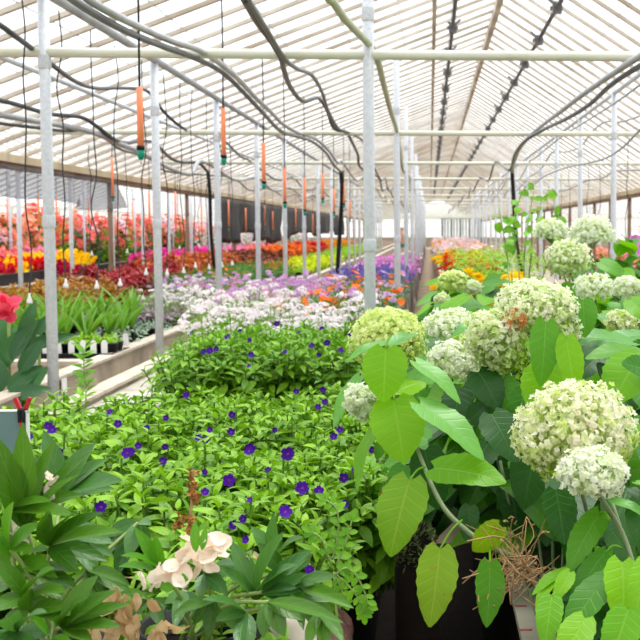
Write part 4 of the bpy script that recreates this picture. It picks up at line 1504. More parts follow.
def f_side():
    y = rgH.uniform(2.7, 5.3)
    z = rgH.uniform(.88, topz(.1, y))
    if z < 1.0:
        return np.array([rgH.uniform(.12, .3), y, z]), np.array([-.6, -.8, .4])
    return np.array([rgH.uniform(-.16, .14) * (1 if z > .95 else .5), y, z]), np.array([-1.0, -.5, .4])


def f_front():
    x = rgH.uniform(.16, 1.1)
    z = rgH.uniform(.80, 1.2)
    x = max(x, .34) if z < 1.0 else x
    return np.array([x, 2.46 - .1 * x + rgH.uniform(-.06, .75), z]), np.array([0, -1.0, .35])


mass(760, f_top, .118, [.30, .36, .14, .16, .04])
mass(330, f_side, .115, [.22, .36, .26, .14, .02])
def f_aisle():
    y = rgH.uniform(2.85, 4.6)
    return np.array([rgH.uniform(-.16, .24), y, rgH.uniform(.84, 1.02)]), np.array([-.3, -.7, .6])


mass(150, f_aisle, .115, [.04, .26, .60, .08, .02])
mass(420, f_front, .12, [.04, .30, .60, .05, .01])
for x, y, hz in ((.75, 4.55, 1.60), (.70, 4.45, 1.55), (.62, 4.3, 1.50), (.52, 4.15, 1.46), (.9, 4.4, 1.52), (.84, 4.0, 1.42), (.60, 4.6, 1.52)):
    S = SHRUBS['tall']
    for i in range(16):
        z = rgH.uniform(1.22, hz - .03)
        a = rgH.uniform(0, 6.28)
        d = np.array([math.cos(a), math.sin(a), -.25])
        p = np.array([x, y, z]) + rgH.normal(0, .03, 3)
        S['fol'].inst(T_HYD_LO, frames([d], [(rgH.normal(0, .3), -.5, 1)]), [p - S['loc']], .105 * rgH.uniform(.7, 1.2), [rgH.uniform()], mi=int(rgH.choice([0, 0, 0, 1, 1, 3])))
for key, S in SHRUBS.items():
    rg = random.Random(key)
    for i in range(5):      # canes from the ground
        a = rg.uniform(0, 6.28)
        q = np.array([math.cos(a) * .12, math.sin(a) * .12, 0])
        S['stem'].tube(smooth_path([(q[0] * .2, q[1] * .2, 0), (q[0], q[1], .2), (q[0] * 1.6, q[1] * 1.6, .40 + .1 * (key == 'tall'))], 4), .0036, 6)
    S['fol'].build('foliage', [LM[c] for c in CLS], S['t'])
    S['stem'].build('stem', M['stem_pale'], S['t'])

# dry twigs caught on the bed rim, and the rim's red marks
rgT = np.random.default_rng(4)
tb = MB()
for i in range(60):
    a = P(rgT.uniform(498, 540), rgT.uniform(555, 585), rgT.uniform(2.12, 2.3))
    b = P(rgT.uniform(462, 560), rgT.uniform(508, 610), rgT.uniform(2.08, 2.36))
    m_ = (a + b) / 2 + rgT.normal(0, .02, 3)
    tb.tube(smooth_path([a, m_, b], 3), rgT.uniform(.0006, .0015), 4)
for i in range(16):
    p = P(rgT.uniform(498, 548), rgT.uniform(512, 590), rgT.uniform(2.1, 2.3))
    tb.inst(T_CRUMP, frames([rgT.normal(0, 1, 3)], [rgT.normal(0, 1, 3)]), [p], .010, [rgT.uniform()])
o = tb.build('dry_brush', [M['dry_stem']])
o['kind'] = 'stuff'
tag(o, 'tangle of dry brown twigs on the rim of the hydrangea bed', 'twigs')
for i, (px, py) in enumerate(((514, 580), (521, 606), (526, 630))):
    p = PZ(px, py, RIM)
    MB().box((p[0] - .013, p[1] - .006, RIM - .002), (p[0] + .013, p[1] + .003, RIM + .0015)).build('trim_%d' % (4 + i), M['redpaint'], smooth=False)['kind'] = 'structure'

# mossy stump in the shade of the aisle
p = P(417, 552, 2.52)
mt = thing('mossy_stump', 'dark moss-covered stump in the shade of the middle aisle', 'stump', (p[0], p[1], .012))
hh = p[2] + .05
MB().lathe([(.05, 0), (.045, hh * .5), (.048, hh * .9), (.02, hh)], 12).build('trunk', M['shade_darkwood'], mt)
mm = MB()
rg = np.random.default_rng(5)
d = rnd_dirs(900, rg)
mm.inst(T_BLADE, frames(d + rg.normal(0, .4, (900, 3)), d), d * np.array([.042, .042, .062]) * rg.uniform(.8, 1.05, (900, 1)) + (0, 0, hh - .06), rg.uniform(.008, .018, 900)[:, None] * np.array([[3, 1, 1]]), rg.uniform(0, 1, 900))
mm.build('moss', LM['fern'] if False else M['moss'], mt)

# climbing vine behind the hydrangeas
vt = thing('climbing_vine', 'light green vine climbing a black hose behind the hydrangeas', 'vine', (.46, 5.9, BEDZ))
vl = np.array([.46, 5.9, BEDZ])
vf, vs = MB(), MB()
rg = np.random.default_rng(9)
for path in ([(520, 290), (516, 250), (514, 222), (520, 198), (526, 186)], [(528, 290), (532, 250), (538, 220), (542, 200), (548, 194)], [(510, 290), (508, 262), (504, 236), (499, 208)],
             [(540, 290), (552, 255), (556, 225), (562, 208)], [(524, 280), (526, 240), (530, 212), (534, 192)], [(512, 280), (516, 250), (510, 226)]):
    w = smooth_path([vl + rg.normal(0, .02, 3) * (1, 1, 0)] + [P(a, b, 5.9 + rg.normal(0, .08)) for a, b in path], 6)
    vs.tube(w - vl, .0035, 5)
    for q in w[12:]:
        for j in range(int(rg.uniform() < .62)):
            a = rg.uniform(0, 6.28)
            dd = np.array([math.cos(a), -.4 + .4 * math.sin(a), rg.uniform(-.7, .2)])
            vf.inst(T_HYD_LO, frames([dd], [(rg.normal(0, .4), -.9, .6)]), [q - vl + rg.normal(0, .012, 3)], np.array([[.050, .044, .045]]) * rg.uniform(.6, 1.2), [rg.uniform()])
vf.build('foliage', LM['vine'], vt)
vs.build('stem', M['stem_green'], vt)
# tall pink flowered plant at the frame edge
pk = far_plant('tall_pink_plant', 190, 'fern', 'magenta', .17, .98, 13, 8, .09, 0, 0, gap=.12)
p = P(664, 240, 5.4)
pk.location = (p[0], p[1], BEDZ)
tag(pk, 'tall bushy plant with magenta and pink blooms cut by the frame edge', 'flowering plant')
bm = MB()
rg = np.random.default_rng(2)
n = 46
d = rnd_dirs(n, rg, -.4)
blooms(rg, bm, T_FL5, d * np.array([.17, .17, .26]) + (0, 0, .70), d, .030, .3)
bm.build('blossom', PM['orchid'], pk)

# ------------------------------------------------------------------ peonies in front
PC = ['peony', 'peonyb', 'peonyl']


class Peony:
    def __init__(s, label, x, y):
        s.t = thing('peony', label, 'peony', (x, y, BEDZ))
        s.loc = np.array([x, y, BEDZ])
        s.f, s.st = MB(), MB()

    def fan(s, b, tips, Y, cls=0, root=None, dY=-.05, n=(0, -.55, .8)):
        pb = P(b[0], b[1], Y)
        for tx, ty, w in tips:
            q = P(tx, ty, Y + dY + random.uniform(-.04, .04))
            L = np.linalg.norm(q - pb) * 1.02
            nn = np.array(n) + np.array([random.uniform(-.3, .3), 0, random.uniform(-.2, .2)])
            s.f.inst(T_PEON, frames([q - pb], [nn]), [pb - s.loc], np.array([[w * Y / F_PX / .34 * 1.06, L, L]]), [random.random()], mi=cls)
        r = s.loc + np.array([random.uniform(-.04, .04), random.uniform(-.04, .04), .24]) if root is None else P(*root)
        s.st.tube(smooth_path([pb, pb * .5 + r * .5 + np.array([0, 0, .03]), r], 5) - s.loc, .0032, 6)

    def done(s):
        s.f.build('foliage', [LM[c] for c in PC], s.t)
        s.st.build('stem', M['stem_green'], s.t)


def pot(parent, r, h):
    o = MB().lathe([(r * .78, 0), (r * .97, h * .9), (r * 1.04, h * .9), (r * 1.04, h), (r * .95, h), (r * .92, h * .86), (.001, h * .85)], 28).build('pot', M['black'], parent)
    MB().lathe([(r * .90, h * .80), (r * .90, h * .875), (.001, h * .89)], 20).build('potting_soil', M['soil'], o)
    return o


pp = P(40, 668, 1.78)
A = Peony('leafy peony with no flower, in front of the grey-green board', pp[0], pp[1])
pot(A.t, .10, .28)
A.fan((28, 530), [(0, 448, 28), (20, 440, 24), (38, 446, 20), (66, 449, 22), (56, 466, 16)], 1.80)
A.fan((62, 494), [(48, 434, 20), (82, 444, 26), (95, 455, 24), (107, 470, 26), (108, 482, 18)], 2.0, 1)
A.fan((8, 512), [(72, 487, 22), (60, 500, 18), (40, 490, 18)], 1.78, 0)
A.fan((50, 546), [(38, 506, 20), (64, 502, 22), (84, 507, 18), (108, 519, 20), (104, 552, 18), (72, 562, 18)], 1.75)
A.fan((10, 548), [(0, 508, 22), (30, 522, 18), (-15, 540, 22), (28, 545, 14)], 1.74, 2)
A.fan((62, 627), [(72, 589, 20), (84, 578, 24), (104, 586, 20), (119, 597, 18), (112, 617, 18), (88, 634, 16), (60, 600, 16)], 1.64)
A.fan((25, 596), [(4, 562, 20), (40, 558, 22), (56, 580, 20), (52, 612, 18), (0, 602, 20)], 1.70)
A.fan((18, 632), [(0, 602, 22), (34, 598, 18), (46, 630, 20), (22, 655, 22), (-12, 640, 20)], 1.62, 1)
A.fan((30, 574), [(62, 556, 20), (70, 572, 18), (60, 590, 16), (-5, 570, 18)], 1.78, 0)
A.fan((50, 640), [(40, 615, 16), (66, 640, 16), (80, 650, 16)], 1.62, 2)
A.fan((138, 523), [(103, 531, 18), (103, 548, 20), (112, 571, 20), (128, 552, 16), (146, 518, 12), (147, 545, 14)], 1.95, 1, dY=-.02)
A.fan((10, 580), [(-10, 545, 22), (22, 556, 18), (-12, 590, 22)], 1.86, 0)
A.fan((88, 570), [(128, 586, 18), (120, 600, 18), (98, 604, 18), (122, 572, 14)], 1.82, 0)
A.fan((30, 610), [(64, 602, 18), (70, 616, 16), (20, 585, 18), (0, 622, 18)], 1.68, 0)
A.fan((70, 535), [(110, 536, 18), (112, 550, 16), (96, 566, 18), (90, 522, 16)], 1.86, 1)
A.fan((14, 500), [(-6, 462, 24), (6, 456, 22), (30, 452, 18), (44, 468, 16)], 1.84, 1)
A.fan((20, 560), [(-8, 520, 22), (8, 528, 20), (40, 540, 18), (46, 566, 18)], 1.80, 2)
A.fan((45, 590), [(20, 640, 20), (48, 642, 20), (72, 620, 20), (90, 600, 18)], 1.86, 0)
# a withered bud on it
wb = MB()
for px, py in ((12, 530), (17, 535), (8, 536), (50, 480), (58, 476), (46, 486)):
    q = P(px, py, 1.78)
    wb.inst(T_PETAL, frames(np.random.default_rng(px).normal(0, 1, (2, 3)), np.random.default_rng(py).normal(0, 1, (2, 3))), [q - A.loc] * 2, .022, [.2, .7])
wb.build('withered_petal', LM.get('x') or PM['cream'], A.t, label='withered cream petals')
A.done()

pb_ = P(200, 640, 1.86)
B = Peony('peony in a black pot with a spent drooping cream flower', pb_[0], pb_[1])
pot(B.t, .094, .285)
B.fan((160, 572), [(134, 543, 14), (127, 558, 14), (141, 530, 14), (156, 541, 12)], 1.80, 2)
B.fan((256, 600), [(238, 545, 22), (262, 536, 24), (279, 553, 22), (293, 557, 20), (230, 562, 16)], 1.80, 1)
B.fan((262, 592), [(301, 547, 20), (319, 572, 20), (332, 592, 18), (313, 602, 18), (296, 586, 16)], 1.75, 1)
B.fan((268, 602), [(301, 614, 18), (283, 632, 18), (261, 634, 16), (332, 607, 16)], 1.70, 0)
B.fan((296, 586), [(326, 565, 16), (346, 596, 16), (341, 622, 16), (318, 627, 14), (300, 617, 14)], 1.75, 0)
B.fan((205, 574), [(226, 550, 18), (233, 567, 18), (222, 587, 16), (199, 592, 14)], 1.84, 1)
B.fan((320, 612), [(343, 632, 14), (326, 647, 14), (305, 642, 14)], 1.68, 0)
B.fan((245, 612), [(214, 588, 18), (221, 614, 16), (251, 642, 16), (236, 640, 14)], 1.72, 1)
B.fan((276, 560), [(268, 520, 16), (290, 528, 16), (256, 528, 16)], 1.9, 1)
B.fan((185, 592), [(165, 600, 14), (176, 618, 14), (198, 610, 14)], 1.84, 1)
B.fan((236, 560), [(210, 545, 14), (250, 540, 14), (228, 535, 14)], 1.92, 0)
B.fan((215, 600), [(180, 604, 14), (190, 622, 14), (206, 632, 14), (238, 628, 14)], 1.80, 0)
B.fan((282, 572), [(262, 545, 16), (306, 560, 16), (318, 584, 14), (300, 545, 14)], 1.86, 0)
B.fan((150, 600), [(128, 584, 14), (136, 606, 14), (160, 618, 14), (172, 606, 12)], 1.84, 0)
B.done()
sf = MB()
rg = np.random.default_rng(21)
for px, py, w in ((147, 580, 22), (155, 574, 20), (164, 580, 22), (174, 578, 24), (184, 572, 24), (192, 562, 22), (200, 572, 20), (206, 560, 22), (214, 552, 24), (221, 545, 22), (208, 543, 20), (192, 546, 22), (182, 553, 20),
                  (152, 583, 16), (168, 573, 16), (179, 584, 16), (203, 549, 16), (217, 548, 16), (190, 571, 16), (225, 550, 14), (160, 572, 16), (208, 569, 14), (196, 541, 14),
                  (200, 538, 18), (172, 566, 18), (222, 557, 18), (196, 552, 20), (213, 565, 18), (188, 582, 16), (216, 538, 16)):
    Y = 1.72 + rg.normal(0, .012)
    q = P(px, py, Y)
    s_ = w * Y / F_PX
    dd = np.array([rg.normal(0, .8), -.4 + rg.normal(0, .3), rg.normal(-.1, .6)])
    sf.inst(T_PETAL, frames([dd], [(rg.normal(0, .5), -1, .7 + rg.normal(0, .4))]), [q - B.loc - dd / np.linalg.norm(dd) * s_ * .5], np.array([[s_ * 1.2, s_ * 1.15, s_ * 1.1]]), [rg.uniform()])
fo = sf.build('spent_flower', PM['cream'], B.t, label='spent cream flower with drooping petals')
sp = MB()
for b, t, w in (((196, 552), (194, 522), 10), ((202, 550), (205, 528), 8), ((186, 590), (182, 574), 10), ((174, 588), (160, 586), 10)):
    a, q = P(*b, 1.69), P(*t, 1.69)
    L = np.linalg.norm(q - a)
    sp.inst(T_PEON, frames([q - a], [(0, -1, .3)]), [a - B.loc], np.array([[w * 1.7 / F_PX / .34, L, L]]), [.6], mi=0)
sp.build('sepal', LM['peonyl'], fo)
ds = MB()
ds.tube(smooth_path([P(186, 560, 1.9), P(189, 525, 1.9), P(192, 500, 1.9), P(193, 470, 1.9)], 4) - B.loc, .0025, 6)
sd = ds.build('dried_stalk', M['dry_stem'], B.t, label='dried brown stalk with curled seed pod')
dd_ = MB()
for i in range(26):
    q = P(185 + rg.normal(0, 4), 521 + rg.normal(0, 4.5), 1.89)
    dd_.inst(T_CRUMP, frames(rg.normal(0, 1, (1, 3)), rg.normal(0, 1, (1, 3))), [q - B.loc], .013, [rg.uniform()])
dd_.build('seed_ball', M['dry_dark'], sd)
dd_ = MB()
for i in range(18):
    q = P(193 + rg.normal(0, 2.0), 506 - i * 2.0, 1.89)
    dd_.inst(T_CRUMP, frames([(rg.normal(0, .4), rg.normal(0, .4), 1)], rg.normal(0, 1, (1, 3))), [q - B.loc], .021 - .0007 * i, [rg.uniform()])
dd_.build('seed_pod', M['dry_dark'], sd)

# dead leaves and straw lying in front
dl = Lot([])
for i, (px, py, s_) in enumerate(((118, 598, 34), (128, 612, 40), (104, 622, 34), (140, 626, 40), (92, 636, 30), (120, 636, 44), (150, 606, 28), (165, 628, 34), (112, 605, 26), (260, 632, 36), (155, 640, 36), (80, 614, 22), (135, 600, 24), (248, 556, 14))):
    q = P(px, py, 1.74 if px < 240 else 1.82)
    rg = np.random.default_rng(300 + i)
    L = s_ * 1.74 / F_PX * .72
    mb = MB()
    for j in range(2):
        mb.inst(T_CRUMP, frames([(rg.normal(0, .5), rg.normal(0, .4), -1)], [(rg.normal(0, .6), -1, .4)]), [(rg.normal(0, .008), rg.normal(0, .008), L * .45)], np.array([[L * .9, L, L * .9]]), [rg.uniform()])
    o = mb.build('dead_leaf', M['dry'])
    o.location = tuple(q)
    tag(o, 'crumpled dead beige leaf hanging among the peony stems in front', 'leaf', 'dead leaves in front')
sb = MB()
for i in range(110):
    a = PZ(rgT.uniform(60, 260), rgT.uniform(575, 660), BEDZ + rgT.uniform(.08, .22))
    an = rgT.uniform(0, PI)
    L = rgT.uniform(.04, .13)
    dd = np.array([math.cos(an), math.sin(an) * .6, rgT.normal(0, .25)]) * L
    sb.tube([a - dd / 2, a + np.array([0, 0, .006]), a + dd / 2], rgT.uniform(.0008, .0018), 4)
o = sb.build('straw', M['dry_stem'])
o['kind'] = 'stuff'
tag(o, 'dry straw littering the bed around the peonies', 'straw')

# rough log along the rim and the stone beside it
lg = MB()
path = smooth_path([(-.205, 1.15, .80), (-.20, 1.5, .802), (-.195, 1.9, .80), (-.20, 2.2, .80), (-.205, 2.42, .79)], 10)
rr = np.array([.045 + .004 * math.sin(i * 1.7) + .003 * math.sin(i * 3.9) for i in range(len(path))])
lg.tube(path, rr, 14)
o = lg.build('edge_log', M['bark'])
tag(o, 'rough reddish-brown log along the aisle rim of the violet bed', 'log')
st = MB()
q = P(292, 636, 1.95)
st.lathe([(.03, 0), (.042, .03), (.044, q[2] - BEDZ - .03), (.036, q[2] - BEDZ + .03), (.01, q[2] - BEDZ + .045)], 9, (0, 0, 0))
o = st.build('pale_stone', M['concrete_top'])
o.location = (q[0], q[1], BEDZ)
tag(o, 'upright pale stone half hidden by peony leaves near the log', 'stone')

# pinnate weed by the aisle
wt = thing('pinnate_weed', 'bright green weed with feathered leaves hanging into the dark aisle', 'weed', tuple(P(340, 588, 2.0) - np.array([0, 0, .16])))
wl = np.array(wt.location)
wf, ws = MB(), MB()
for path in ([(335, 575), (346, 568), (357, 577), (366, 596), (368, 606)], [(332, 560), (338, 535), (337, 510), (326, 500)], [(334, 572), (352, 590), (362, 604), (364, 614)], [(332, 566), (322, 540), (312, 532)], [(336, 565), (345, 545), (352, 520)],
             [(334, 574), (340, 586), (345, 600)]):
    w = smooth_path([P(a, b, 1.98) for a, b in path], 4)
    ws.tube(w - wl, .0014, 4)
    for i in range(2, len(w), 2):
        tg = w[min(i + 1, len(w) - 1)] - w[i - 1]
        tg /= np.linalg.norm(tg)
        sd_ = np.cross(tg, (0, -1, .4))
        for s_ in (-1, 1):
            d = sd_ * s_ + tg * .5
            wf.inst(T_ROUND, frames([d], [(random.uniform(-.3, .3), -1, .6)]), [w[i] - wl], np.array([[.013, .0165, .015]]) * random.uniform(.8, 1.2), [random.random()])
    wf.inst(T_ROUND, frames([w[-1] - w[-3]], [(0, -1, .6)]), [w[-1] - wl], np.array([[.014, .02, .02]]), [.5])
ws.tube([(0, 0, 0), P(334, 572, 1.98) - wl], .002, 4)
wf.build('foliage', LM['weed'], wt)
ws.build('stem', M['stem_green'], wt)

# ------------------------------------------------------------------ board with clip, canna, trays
q0, q1 = P(-60, 416, 2.5), P(27, 411, 2.5)
bt = thing('sign_board', 'grey-green board with a clip on its corner, behind the peony', 'board', ((q0[0] + q1[0]) / 2, 2.5, BEDZ))
wx, hz = (q1[0] - q0[0]) / 2, q1[2] - BEDZ
MB().box((-wx, -.008, hz - .17), (wx, .008, hz)).build('panel', M['signgreen'], bt, smooth=False)
e = MB()
e.box((wx, -.009, hz - .17), (wx + .002, .009, hz + .002))
e.box((-wx, -.009, hz), (wx, .009, hz + .002))
e.build('edging', M['white'], bt, smooth=False)
for x in (-.06, .06):
    MB().box((x - .012, -.008, 0), (x + .012, .008, hz - .168)).build('stake', M['wood'], bt, smooth=False)
c = P(23, 412, 2.5)
ct = thing('spring_clamp', 'red and black spring clamp gripping the board corner', 'clamp', (c[0], 2.5, c[2]))
for s_ in (-1, 1):
    MB().bar((.002 * s_, 0, -.004), (.015 * s_, 0, .030), .007, .010, up=(0, 1, 0)).build('handle', M['red'], ct, smooth=False)
    MB().bar((.004 * s_, -.011, .006), (.0035 * s_, -.010, -.020), .006, .007, up=(0, 1, 0)).build('jaw', M['black'], ct, smooth=False)
j = MB().lathe([(.010, -.006), (.011, 0), (.010, .008)], 10).build('hinge', M['black'], ct)
MB().box((-.004, -.013, -.030), (.004, -.008, -.016)).build('grip', M['red'], ct, smooth=False)

cn = P(16, 400, 6.7)
cl_ = np.array([cn[0], 6.7, BEDZ])
can = thing('canna', 'canna with a pink-red flower in the bed corner behind the curb', 'canna', tuple(cl_))
cf, cs = MB(), MB()
for b, t, w, Y in (((20, 345), (34, 300), 14, 6.6), ((30, 345), (46, 312), 14, 6.7), ((5, 350), (-6, 310), 22, 6.7), ((12, 360), (30, 318), 18, 6.5), ((20, 350), (72, 331), 14, 6.5), ((20, 372), (40, 340), 16, 6.4), ((8, 390), (38, 364), 18, 6.4),
                   ((0, 392), (-10, 350), 24, 6.5), ((4, 400), (46, 383), 18, 6.35), ((0, 370), (18, 330), 18, 6.6), ((22, 395), (44, 366), 16, 6.4), ((10, 410), (30, 392), 16, 6.4), ((2, 352), (16, 322), 20, 6.8), ((26, 370), (30, 325), 16, 6.75)):
    a, q = P(*b, Y), P(*t, Y + .02)
    L = np.linalg.norm(q - a)
    cf.inst(T_CANNA, frames([q - a], [(random.uniform(-.5, .5), -.9, .5)]), [a - cl_], np.array([[w * Y / F_PX / .40, L, L]]), [random.random()])
cf.build('foliage', LM['canna'], can)
for px in (8, 26, 38, -8):
    a, q = P(px, 305 if px == 8 else 335, 6.7), P(px + 2, 412, 6.7)
    q[2] = BEDZ
    cs.tube([a - cl_, (a + q) / 2 - cl_ + (.004, 0, 0), q - cl_], .009, 7)
cs.build('stem', M['stem_green'], can)
rg = np.random.default_rng(31)
for px, py in ((6, 302), (12, 314), (3, 315)):
    fm = MB()
    for i in range(6):
        d = np.array([rg.normal(0, 1), -.5 + rg.normal(0, .3), rg.normal(.15, .6)])
        fm.inst(T_PETAL, frames([d], [(rg.normal(0, .4), -1, .5)]), [(0, 0, 0)], np.array([[.085, .105, .09]]), [rg.uniform()])
    part('flower', fm.mesh('flower', [PM['cannap']]), can, 'pink-red flower', tuple(P(px, py, 6.55) - cl_))

# black trays of small plants with white tags
def tray(px0, px1, py, Y, depth, label, group=None, h=.055):
    a, b = P(px0, py, Y), P(px1, py, Y)
    t = thing('seed_tray', label, 'tray', ((a[0] + b[0]) / 2, Y + depth / 2, BEDZ + .002), group)
    w = (b[0] - a[0]) / 2
    m = MB()
    m.box((-w, -depth / 2, 0), (w, depth / 2, .006))
    for lo, hi in (((-w, -depth / 2, .006), (w, -depth / 2 + .006, h)), ((-w, depth / 2 - .006, .006), (w, depth / 2, h)), ((-w, -depth / 2, .006), (-w + .006, depth / 2, h)), ((w - .006, -depth / 2, .006), (w, depth / 2, h))):
        m.box(lo, hi)
    m.build('tray_body', M['black'], t, smooth=False)
    r = MB()
    r.box((-w - .008, -depth / 2 - .008, h - .008), (w + .008, -depth / 2, h))
    r.box((-w - .008, depth / 2, h - .008), (w + .008, depth / 2 + .008, h))
    r.build('lip', M['black'], t, smooth=False)
    return t, (a[0] + b[0]) / 2, w


bd = MB().box((-2.86, 8.05, BEDZ), (-2.19, 8.22, BEDZ + .03)).build('plank', M['wood'], smooth=False)
tag(bd, 'flat brown plank lying in front of the black tray', 'plank')
tr, tx, tw = tray(36, 113, 358, 8.3, .42, 'black seed tray of pale plants with white tags along its front')
tr.location.z = BEDZ + .002
for i, px in enumerate((44, 57, 70, 81, 92, 103, 115, 126)):
    p = P(px, 347, 8.30 if px < 112 else 8.9)
    w = .021
    tm = MB()
    V = [(-w, 0, -.075), (w, 0, -.075), (w, 0, .035), (w * .5, 0, .055), (-w * .5, 0, .055), (-w, 0, .035)]
    V += [(x, .003, z) for x, y_, z in V]
    tm.raw(V, [(0, 1, 2, 3, 4, 5), (11, 10, 9, 8, 7, 6)] + [(i, i + 6, (i + 1) % 6 + 6, (i + 1) % 6) for i in range(6)])
    o = tm.build('plant_tag', M['white'], smooth=False)
    o.location = (p[0], 8.33 if px < 112 else 8.9, BEDZ + .09)
    o.rotation_euler = (R(random.uniform(-8, 4)), R(random.uniform(-5, 5)), R(random.uniform(-12, 12)))
    tag(o, 'blank white plant tag standing along the front of the black tray' if px < 112 else 'blank white plant tag standing by the curb, past the tray', 'plant tag', 'white tags in the tray' if px < 112 else 'white tags past the tray')


def lily(seed, H=.34, nb=16, nl=0):
    rg = np.random.default_rng(seed)
    t = proto('grassy_lily')
    mb = MB()
    for i in range(nb):
        a = rg.uniform(0, 6.28)
        d = np.array([math.cos(a) * .35, math.sin(a) * .35, 1])
        L = H * rg.uniform(.7, 1.15)
        mb.inst(T_BLADE, frames([d], [(-math.cos(a), -math.sin(a), .4)]), [(math.cos(a) * .015, math.sin(a) * .015, .06)], np.array([[.30 * rg.uniform(.8, 1.3), L, L]]), [rg.uniform()])
    mb.build('foliage', LM['blade'], t)
    MB().lathe([(.040, 0), (.052, .09), (.055, .09), (.050, .08), (.001, .075)], 12).build('pot', M['pot'], t)
    return t


block('lily', [lily(200 + i) for i in range(4)], ar(-3.5, -2.28, .25), ar(9.0, 10.5, .32), BEDZ, 'potted grassy lily with upright green blades behind the white tags', 'potted plant', 'grassy lilies behind the tags', sc=(.85, 1.2))
lot = Lot([far_plant('pale_tray_plant', 210 + i, 'limeg', None, .07, .16, 8, 4, .045, 0, 0, T_ROUND) for i in range(2)])
for x in ar(tx - tw + .08, tx + tw - .04, .12):
    for y in (8.47, 8.60):
        lot.put((x, y, BEDZ + .012), 'pale green young plant in the tagged black tray', 'potted plant', 'young plants in the tagged tray')
lot.finish()
for i, (px0, px1, py, Y, dp) in enumerate(((168, 204, 292, 17.6, .6), (176, 206, 288, 18.6, .6), (186, 208, 284, 19.8, .6))):
    p = P(px1, py, Y)
    t = thing('seed_tray', 'black nursery tray under the copper-orange coleus', 'tray', (-3.22, Y, BEDZ + .001), 'black trays under the orange coleus')
    m = MB().box((-.10, -.45, 0), (.10, .45, .10))
    m.build('tray_body', M['black'], t, smooth=False)
    m = MB()
    m.box((-.112, -.46, .10), (-.09, .46, .112))
    m.box((.09, -.46, .10), (.112, .46, .112))
    m.build('lip', M['black'], t, smooth=False)
for y in ar(17.6, 36, 1.05):
    t = thing('seed_tray', 'black nursery tray along the front of the neighbouring bench', 'tray', (-6.43, y, BEDZ + .051), 'black trays of the neighbouring bench')
    MB().box((-.05, -.5, 0), (.0, .5, .16)).build('tray_body', M['black'], t, smooth=False)
    MB().box((-.06, -.5, .16), (.01, .5, .175)).build('lip', M['black'], t, smooth=False)

# thin weed in front of the curb and the tag on the curb
p = P(84, 398, 5.6)
wt = thing('thin_weed', 'single thin weed standing in front of the concrete curb', 'weed', (p[0], 5.6, BEDZ))
wl = np.array([p[0], 5.6, BEDZ])
wf, ws = MB(), MB()
w = smooth_path([wl, P(86, 392, 5.6), P(84, 372, 5.6), P(84, 350, 5.6)], 6)
ws.tube(w - wl, .003, 5)
for i in range(5, len(w)):
    for s_ in (-1, 1):
        d = np.array([s_ * random.uniform(.5, 1), random.uniform(-.5, .3), random.uniform(.2, 1)])
        wf.inst(T_FERN, frames([d], [(0, -.6, 1)]), [w[i] - wl], .058 * random.uniform(.7, 1.2), [random.random()])
wf.build('foliage', LM['weed'], wt)
ws.build('stem', M['stem_green'], wt)
p = P(66, 383, 7.05)
o = MB().box((-.045, -.003, -.04), (.045, .003, .04)).build('curb_tag', M['white'], smooth=False)
o.location = (-1.838 - .004, p[1] + .3, .70)
o.rotation_euler = (0, 0, R(90))
o.location = (-2.155 + .0, 7.1, .69)
o.location.x = -2.145
tag(o, 'small white square tag on the face of the concrete curb', 'tag')
p = P(259, 268, 17)
sg = thing('small_sign', 'small grey sign board on a stake among green leaves', 'sign', (p[0], 17, BEDZ))
MB().box((-.055, -.006, p[2] - BEDZ - .08), (.055, .006, p[2] - BEDZ + .09)).build('panel', M['signgrey'], sg, smooth=False)
MB().box((-.008, .0065, 0), (.008, .018, p[2] - BEDZ)).build('stake', M['wood'], sg, smooth=False)

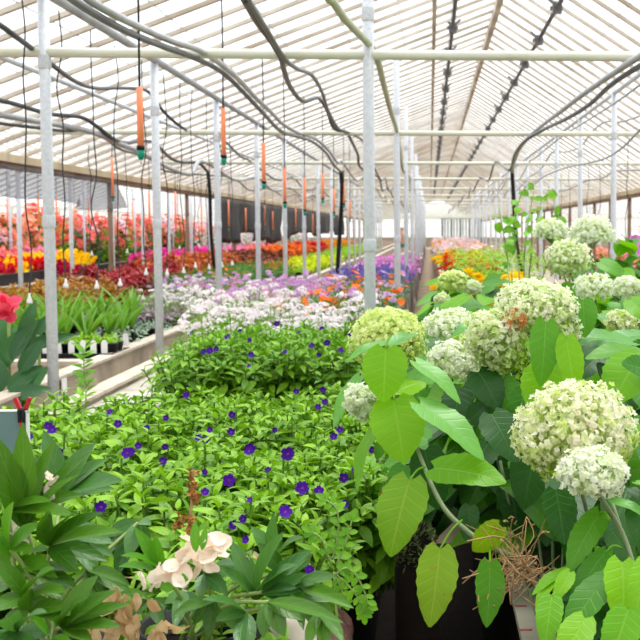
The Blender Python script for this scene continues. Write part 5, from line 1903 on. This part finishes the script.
# ------------------------------------------------------------------ far worker
def person(x, y, label):
    t = bpy.data.objects.new('person', None)
    COL.objects.link(t)
    t.location = (x, y, .012)
    tag(t, label, 'person')

    def skin(name, verts, edges, mat, sub=1):
        me = bpy.data.meshes.new(name)
        me.from_pydata([v[0] for v in verts], edges, [])
        o = bpy.data.objects.new(name, me)
        COL.objects.link(o)
        o.parent = t
        me.materials.append(mat)
        m = o.modifiers.new('skin', 'SKIN')
        for i, v in enumerate(verts):
            me.skin_vertices[0].data[i].radius = v[1]
        me.skin_vertices[0].data[0].use_root = True
        s_ = o.modifiers.new('smooth', 'SUBSURF')
        s_.levels = s_.render_levels = sub
        return o
    sk = m_plain('skin_tone', (214, 160, 130), (200, 146, 118))
    V = [((0, 0, .95), (.13, .09)), ((0, 0, 1.15), (.13, .09)), ((0, 0, 1.38), (.16, .09)), ((0, 0, 1.47), (.055, .055)), ((0, -.01, 1.56), (.07, .085)), ((0, -.01, 1.66), (.06, .07)),
         ((.19, 0, 1.38), (.05, .05)), ((.25, -.02, 1.12), (.04, .04)), ((.23, -.14, .92), (.032, .032)), ((.22, -.2, .87), (.036, .02)),
         ((-.19, 0, 1.38), (.05, .05)), ((-.25, -.02, 1.12), (.04, .04)), ((-.23, -.14, .92), (.032, .032)), ((-.22, -.2, .87), (.036, .02)),
         ((.09, 0, .86), (.085, .085)), ((.10, -.01, .48), (.06, .06)), ((.10, .02, .09), (.042, .042)), ((.10, -.10, .04), (.045, .03)),
         ((-.09, 0, .86), (.085, .085)), ((-.10, -.01, .48), (.06, .06)), ((-.10, .02, .09), (.042, .042)), ((-.10, -.10, .04), (.045, .03))]
    E = [(0, 1), (1, 2), (2, 3), (3, 4), (4, 5), (2, 6), (6, 7), (7, 8), (8, 9), (2, 10), (10, 11), (11, 12), (12, 13), (0, 14), (14, 15), (15, 16), (16, 17), (0, 18), (18, 19), (19, 20), (20, 21)]
    skin('body', V, E, sk, 2)
    g = lambda k, f: (V[k][0], (V[k][1][0] * f, V[k][1][1] * f))
    skin('red_top', [g(0, 1.12), g(1, 1.14), g(2, 1.1), ((.19, 0, 1.38), (.062, .062)), ((.225, -.01, 1.22), (.055, .055)), ((-.19, 0, 1.38), (.062, .062)), ((-.225, -.01, 1.22), (.055, .055))],
         [(0, 1), (1, 2), (2, 3), (3, 4), (2, 5), (5, 6)], M['red'], 1)
    skin('teal_trousers', [((0, 0, .98), (.145, .105)), g(14, 1.15), g(15, 1.2), ((.10, .015, .14), (.055, .055)), g(18, 1.15), g(19, 1.2), ((-.10, .015, .14), (.055, .055))],
         [(0, 1), (1, 2), (2, 3), (0, 4), (4, 5), (5, 6)], M['teal'], 1)
    MB().lathe([(.001, .10), (.05, .09), (.082, .05), (.088, -.02), (.075, -.09), (.06, -.10)], 14, (0, .012, 1.63)).build('hair', m_plain('auburn_hair', (170, 90, 50), (120, 60, 36)), t)
    return t


p = P(402, 238, 62)
person(p[0], 62, 'person in a red top and teal trousers standing far down the house')

# ------------------------------------------------------------------ light
w = bpy.data.worlds.new('overcast')
SC.world = w
w.use_nodes = True
nt = w.node_tree
nt.nodes.clear()
bg = nt.nodes.new('ShaderNodeBackground')
ou = nt.nodes.new('ShaderNodeOutputWorld')
# overcast sky: brightest overhead, dimmer at the horizon
tc = nt.nodes.new('ShaderNodeTexCoord')
sx = nt.nodes.new('ShaderNodeSeparateXYZ')
mr = nt.nodes.new('ShaderNodeMapRange')
mr.inputs[1].default_value, mr.inputs[2].default_value = -.05, .8
mr.inputs[3].default_value, mr.inputs[4].default_value = 1.15, 1.75
nt.links.new(tc.outputs['Generated'], sx.inputs[0])
nt.links.new(sx.outputs[2], mr.inputs[0])
bg.inputs[0].default_value = (.965, .985, 1.0, 1)
nt.links.new(mr.outputs[0], bg.inputs[1])
nt.links.new(bg.outputs[0], ou.inputs[0])
sl = bpy.data.lights.new('sun', 'SUN')
so = bpy.data.objects.new('sun', sl)
COL.objects.link(so)
sl.energy = 3.6
sl.angle = R(26)
sl.color = (1, .985, .96)
so.rotation_euler = (R(-16), R(10), 0)
so.location = (0, 0, 20)
SC.cycles.max_bounces = 10
SC.cycles.transparent_max_bounces = 24
